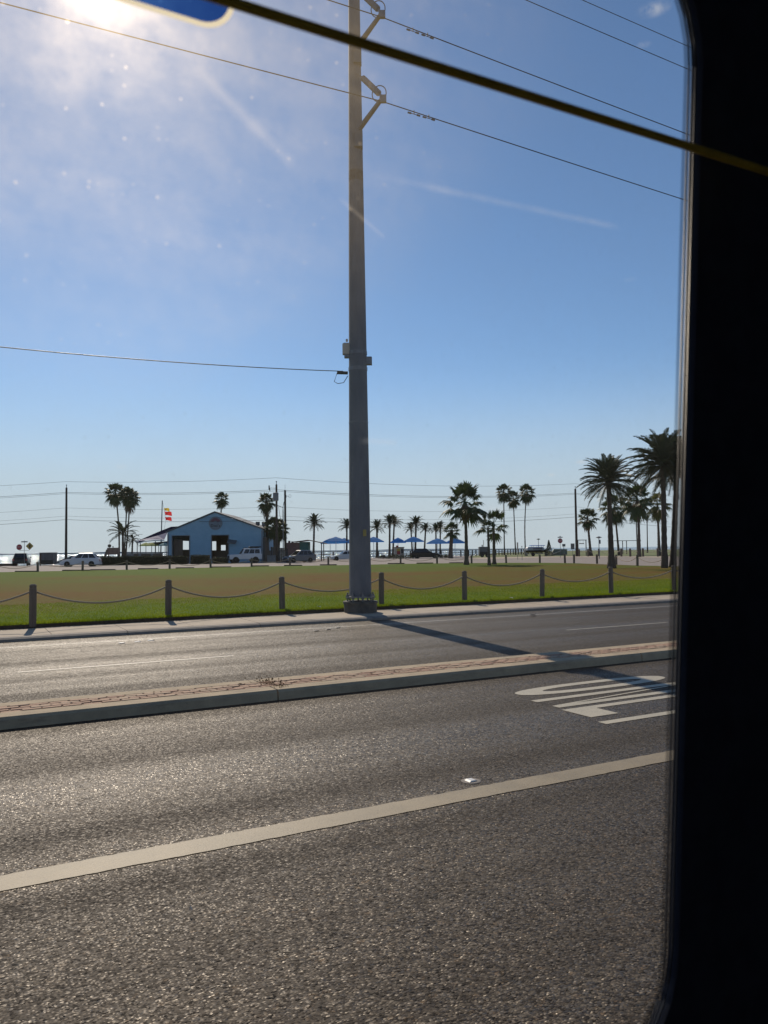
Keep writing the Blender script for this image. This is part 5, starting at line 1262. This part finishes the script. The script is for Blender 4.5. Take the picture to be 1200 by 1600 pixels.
def scrap(p, w_, label, seed, mat='litter'):
    rg = random.Random(seed); b = MB(); n = 7; vs = [(0, 0, .03)] + [(w_ * rg.uniform(.6, 1) * math.cos(6.28 * i / n), w_ * .6 * rg.uniform(.6, 1) * math.sin(6.28 * i / n), rg.uniform(.005, .05)) for i in range(n)]
    b.add(vs, [(0, 1 + i, 1 + (i + 1) % n) for i in range(n)]); b.build('litter', M[mat], loc=p, label=label, category='litter', fix=False)
scrap(ground(498, 949, .25), .07, 'white scrap of litter on the grass left of the steel pole', 1)
scrap(ground(799, 935, .25), .07, 'white scrap of litter on the grass between two near fence posts on the right', 2)
scrap(DX * 13.7 + NX * 16.8 + Vector((0, 0, .004)), .13, 'flattened white litter on the far lane right of the pole shadow', 3)
scrap(ground(298, 1428, .004) * 1.0, .012, 'tiny pale pebble scrap on the asphalt of the near lane', 4)
# weeds in the median joint
wd = empty('dry_weed', DX * 3.62 + NX * 9.64 + Vector((0, 0, .123)), 'dry brown weed growing in the cracked joint of the brick median', 'weed', rotz=ANG)
b = MB(); rg = random.Random(9)
for i in range(90):
    c = Vector((rg.gauss(0, .05), rg.uniform(-.30, .22), 0)); c.x += -.35 * c.y * .6
    if abs(c.y + .05) < .02: continue
    h = rg.uniform(.02, .07); e = c + Vector((rg.gauss(0, .05), rg.gauss(0, .04), h)); w2 = Vector((.004, .003, 0)); b.add([c - w2, c + w2, e], [(0, 1, 2)])
    if rg.random() < .4: b.add([e + Vector((-.012, 0, 0)), e + Vector((0, .008, .012)), e + Vector((.012, 0, 0)), e + Vector((0, -.008, -.006))], [(0, 1, 2, 3)])
b.build('stems', M['weed'], wd, fix=False)
# loose leaves on the bricks
for i in range(14):
    rg = random.Random(50 + i); s = rg.uniform(1.5, 9.5); t = rg.uniform(9.5, 9.84); b = MB(); L = rg.uniform(.02, .035)
    b.add([(-L, 0, .004), (0, -L * .4, .012), (L, 0, .006), (0, L * .4, .014)], [(0, 1, 2, 3)]); b.build('fallen_leaf', M['weed'], loc=DX * s + NX * t + Vector((0, 0, .126)), rotz=rg.uniform(0, 6), label='tiny dry brown leaf lying on the brick median, ' + ('left of the dry weed' if s < 3.5 else 'right of the dry weed'), category='leaf', group='dry leaves on the brick median', fix=False)

# ------------------------------------------------------------------ the bus round the camera
TILT = math.tan(R(4.0)); PW = 0.50
def wn_(z, off=0.0): return PW + off - TILT * (z - EYE)
bus = empty('bus', (0, 0, 0), 'dark bus interior wall around the window the view is taken through', 'bus', rotz=ANG)
A0, A1, Z0, Z1, RC = -1.9, 0.589, EYE - .488, EYE + .548, .12
def outline(inset, off, r=RC):
    a0, a1, z0, z1 = A0 + inset, A1 - inset, Z0 + inset, Z1 - inset; rr = max(.02, r - inset); pts = []
    for cx0, cz0, s0 in ((a1 - rr, z1 - rr, 0), (a0 + rr, z1 - rr, 90), (a0 + rr, z0 + rr, 180), (a1 - rr, z0 + rr, 270)):
        for k in range(9):
            t = R(s0 + 90 * k / 8); x = cx0 + rr * math.cos(t); z = cz0 + rr * math.sin(t)
            pts.append((x, wn_(z, off), z))
    return pts
def ring(o1, o2, b):
    n = len(o1); b.add(o1 + o2, [(i, (i + 1) % n, (i + 1) % n + n, i + n) for i in range(n)])
def outer(off):
    pts = []
    for x, z in ((1, 1), (-1, 1), (-1, -1), (1, -1)):
        a = 2.6 if x > 0 else -3.0; zz = 2.75 if z > 0 else .35
        corner = (a, zz)
        mid = {(1, 1): ((2.6, Z1 - .1), (A1 - .1, 2.75)), (-1, 1): ((A0 + .1, 2.75), (-3.0, Z1 - .1)), (-1, -1): ((-3.0, Z0 + .1), (A0 + .1, .35)), (1, -1): ((A1 - .1, .35), (2.6, Z0 + .1))}[(x, z)]
        for k in range(9):
            t = k / 8
            if t <= .5: p = (lerp(mid[0][0], corner[0], t * 2), lerp(mid[0][1], corner[1], t * 2))
            else: p = (lerp(corner[0], mid[1][0], t * 2 - 1), lerp(corner[1], mid[1][1], t * 2 - 1))
            pts.append((p[0], wn_(p[1], off), p[1]))
    return pts
b = MB(); ring(outline(0, 0), outer(0), b); ring(outline(0, .012), outer(.05), b); ring(outline(0, 0), outline(0, .012), b)
b.build('side_wall', M['bus'], bus, fix=False)
for a_ in (.78, .80):
    b = MB(); vs_ = [(x, wn_(z, o_), z) for z in (Z0 - .1, Z1 + .1) for x, o_ in ((a_, -.001), (a_ + .007, -.006), (a_ + .014, -.001))]; b.add(vs_, [(0, 1, 4, 3), (1, 2, 5, 4)]); b.build('pillar_trim', M['rubber'], bus, fix=False)
    if a_ == .78: continue
b = MB(); b.box(-3.0, 2.6, -2.0, wn_(2.75), 2.75, 2.8); b.build('ceiling', M['buslight'], bus)
b = MB(); b.box(-3.0, 2.6, -2.0, wn_(.35), .30, .35); b.build('floor', M['bus'], bus)
b = MB(); b.box(-3.0, 2.6, -2.05, -2.0, .3, 2.8); b.build('aisle_wall', M['buslight'], bus)
b = MB(); b.box(-3.05, -3.0, -2.05, .66, .3, 2.8); b.build('rear_wall', M['buslight'], bus)
b = MB(); b.box(2.6, 2.65, -2.05, .66, .3, 2.8); b.build('front_wall', M['buslight'], bus)

def pane_xz(px, py):
    # intersect line of sight with the pane: n = PW+.02 - TILT*(z-EYE)
    d = ray(px, py); k = (PW + .008) / (d.dot(NX) + TILT * d.z); return d.dot(DX) * k, EYE + d.z * k
def pane_mat():
    m, nt, bs = newmat('dusty_window_glass'); nt.nodes.remove(bs)
    out = nt.nodes['Material Output']
    v = coords(nt)
    tr = N(nt, 'ShaderNodeBsdfTransparent'); tr.inputs[0].default_value = (.955, .965, .975, 1)
    # dust film: forward scatter (rough refraction), plus a little diffuse transmission
    def rf(ior, rough, col):
        r = N(nt, 'ShaderNodeBsdfRefraction'); r.inputs['IOR'].default_value = ior; r.inputs['Roughness'].default_value = rough; r.inputs[0].default_value = (*col, 1); return r.outputs[0]
    # the film scatters about the light's own path, whatever the slant of the glass
    cn = N(nt, 'ShaderNodeCombineXYZ')
    nd_ = ray(*GN).normalized()
    for k_ in range(3): cn.inputs[k_].default_value = -nd_[k_]
    wide = rf(1.35, .62, (1, .88, .72)); mid = rf(1.14, .50, (1, .90, .76)); narrow = rf(1.03, .45, (1, .95, .88))
    for o_ in (wide, mid, narrow): nt.links.new(cn.outputs[0], o_.node.inputs['Normal'])
    tl = N(nt, 'ShaderNodeBsdfTranslucent'); tl.inputs[0].default_value = (.75, .78, .85, 1)
    film = noise(nt, v, 7, 6, .65); fine = noise(nt, coords(nt, (1, 1, 1)), 60, 4, .7); smear = noise(nt, coords(nt, (1.5, 1, 9)), 3.2, 5, .6)
    vo = N(nt, 'ShaderNodeTexVoronoi'); vo.inputs['Scale'].default_value = 150; nt.links.new(v, vo.inputs['Vector'])
    sepc = N(nt, 'ShaderNodeSeparateColor'); nt.links.new(vo.outputs['Color'], sepc.inputs[0])
    spot = math_(nt, 'MULTIPLY', ramp(nt, vo.outputs['Distance'], .17, .03), ramp(nt, sepc.outputs[0], .60, 1.0))
    dens = math_(nt, 'ADD', ramp(nt, film, .3, .7, .30, 1.4), ramp(nt, smear, .4, .75, 0, .5))
    dens = math_(nt, 'MULTIPLY', dens, ramp(nt, fine, .3, .7, .72, 1.28))
    dens = math_(nt, 'ADD', dens, math_(nt, 'MULTIPLY', spot, 4.0))
    # wiping streaks left on the glass
    sep = N(nt, 'ShaderNodeSeparateXYZ'); nt.links.new(v, sep.inputs[0])
    streak = None
    for (p1, p2, wd_, amt) in (((575, 272), (972, 356), .0038, 1.5), ((285, 85), (462, 262), .006, .9), ((528, 308), (602, 372), .0022, 1.3), ((560, 688), (622, 692), .003, 1.8)):
        x1, z1 = pane_xz(*p1); x2, z2 = pane_xz(*p2); L = math.hypot(x2 - x1, z2 - z1); ux_, uz_ = (x2 - x1) / L, (z2 - z1) / L
        dx = math_(nt, 'SUBTRACT', sep.outputs[0], x1); dz = math_(nt, 'SUBTRACT', sep.outputs[2], z1)
        al = math_(nt, 'ADD', math_(nt, 'MULTIPLY', dx, ux_), math_(nt, 'MULTIPLY', dz, uz_))
        ac = math_(nt, 'ABSOLUTE', math_(nt, 'ADD', math_(nt, 'MULTIPLY', dx, -uz_), math_(nt, 'MULTIPLY', dz, ux_)))
        w1 = ramp(nt, ac, wd_, 0.0); w2 = math_(nt, 'MULTIPLY', ramp(nt, al, 0, L * .25), ramp(nt, al, L, L * .93))
        sm = math_(nt, 'MULTIPLY', math_(nt, 'MULTIPLY', w1, w2), amt)
        streak = sm if streak is None else math_(nt, 'ADD', streak, sm)
    dens = math_(nt, 'ADD', dens, math_(nt, 'MULTIPLY', streak, 0.6))
    veil = rf(1.5, 1.0, (1, .82, .52)); nt.links.new(cn.outputs[0], veil.node.inputs['Normal'])
    sh = tr.outputs[0]
    for amt, lobe in ((VEIL, veil), (WIDE, wide), (MID, mid), (NARROW, narrow)):
        a = N(nt, 'ShaderNodeMixShader'); nt.links.new(math_(nt, 'MULTIPLY', dens, amt), a.inputs[0]); nt.links.new(sh, a.inputs[1]); nt.links.new(lobe, a.inputs[2]); sh = a.outputs[0]
    a3 = N(nt, 'ShaderNodeMixShader'); nt.links.new(math_(nt, 'ADD', math_(nt, 'MULTIPLY', dens, DIFF), math_(nt, 'MULTIPLY', math_(nt, 'MULTIPLY', streak, ramp(nt, fine, .35, .65, .4, 1.1)), .065)), a3.inputs[0]); nt.links.new(sh, a3.inputs[1]); nt.links.new(tl.outputs[0], a3.inputs[2])
    nt.links.new(a3.outputs[0], out.inputs[0])
    return m
VEIL = .032
GN = (100, -260)
WIDE, MID, NARROW, DIFF = .006, .0013, .0006, .003
b = MB(); o_ = outline(-.01, .008); b.add(o_, [tuple(range(len(o_) - 1, -1, -1))])
pane = b.build('window_pane', pane_mat(), bus, fix=False)
# printed band round the pane (semi clear dot print) and rubber ribs
def frit():
    m, nt, bs = newmat('dot_print'); v = coords(nt); tr = N(nt, 'ShaderNodeBsdfTransparent'); tr.inputs[0].default_value = (.9, .9, .9, 1)
    bs.inputs['Base Color'].default_value = (.05, .055, .07, 1); bs.inputs['Roughness'].default_value = .4
    mx = N(nt, 'ShaderNodeMixShader'); mx.inputs[0].default_value = .42; nt.links.new(tr.outputs[0], mx.inputs[1]); nt.links.new(bs.outputs[0], mx.inputs[2]); nt.links.new(mx.outputs[0], nt.nodes['Material Output'].inputs[0]); return m
b = MB(); ring(outline(0, .006), outline(.017, .006), b); b.build('glass_band', frit(), bus, fix=False)
for ins, rr in ((.0040, .0011), (.0085, .0008), (.0130, .0008)):
    b = MB(); o_ = outline(ins, .004); b.tube(o_ + [o_[0]], rr, 6); b.build('seal_rib', M['rubber'], bus, smooth=True)
# blue tab at the top of the glass with its pale rim
m, nt, bs = newmat('blue_tinted_film'); nt.nodes.remove(bs)
t_ = N(nt, 'ShaderNodeBsdfTransparent'); t_.inputs[0].default_value = (.035, .11, .34, 1); nt.links.new(t_.outputs[0], nt.nodes['Material Output'].inputs[0]); M['tint'] = m
m, nt, bs = newmat('pale_film_rim'); bs.inputs['Base Color'].default_value = (.85, .78, .62, 1); t_ = N(nt, 'ShaderNodeBsdfTranslucent'); t_.inputs[0].default_value = (.9, .82, .62, 1)
mx = N(nt, 'ShaderNodeMixShader'); mx.inputs[0].default_value = .75; nt.links.new(bs.outputs[0], mx.inputs[1]); nt.links.new(t_.outputs[0], mx.inputs[2]); nt.links.new(mx.outputs[0], nt.nodes['Material Output'].inputs[0]); M['rim_pale'] = m
xe, ze = pane_xz(356, 24); xb, zb2 = pane_xz(325, 43)
def tab(inset, off):
    a1 = xe + inset; z0 = zb2 - inset; a0 = -1.2 - inset; z1 = Z1 - .03; rr = .019 + inset; pts = []
    for cx0, cz0, s0 in ((a1 - rr, z0 + rr, 270),):
        for k in range(9): t = R(s0 + 90 * k / 8); pts.append((cx0 + rr * math.cos(t), cz0 + rr * math.sin(t)))
    pts += [(a1, z1), (a0, z1), (a0, z0)]
    return [(x, wn_(z, off), z) for x, z in pts]
b = MB(); o_ = tab(0, .004); b.add(o_, [tuple(range(len(o_)))]); b.build('blue_tab', M['tint'], bus, fix=False)
b = MB(); o1, o2 = tab(0, .004), tab(.0034, .004); n = len(o1); b.add(o1 + o2, [(i, (i + 1) % n, (i + 1) % n + n, i + n) for i in range(n)]); b.build('tab_rim', M['rim_pale'], bus, fix=False)
# pull cord
PC = .42; s1, z1 = on_t(370, 6, PC); s2, z2 = on_t(1200, 268, PC)
b = MB(); b.tube([(lerp(s1, s2, t), PC, lerp(z1, z2, t)) for t in np.linspace(-1.5, 1.6, 12)], .0033, 10); b.build('pull_cord', M['cord'], bus, smooth=True)
print('objects', len(bpy.data.objects))
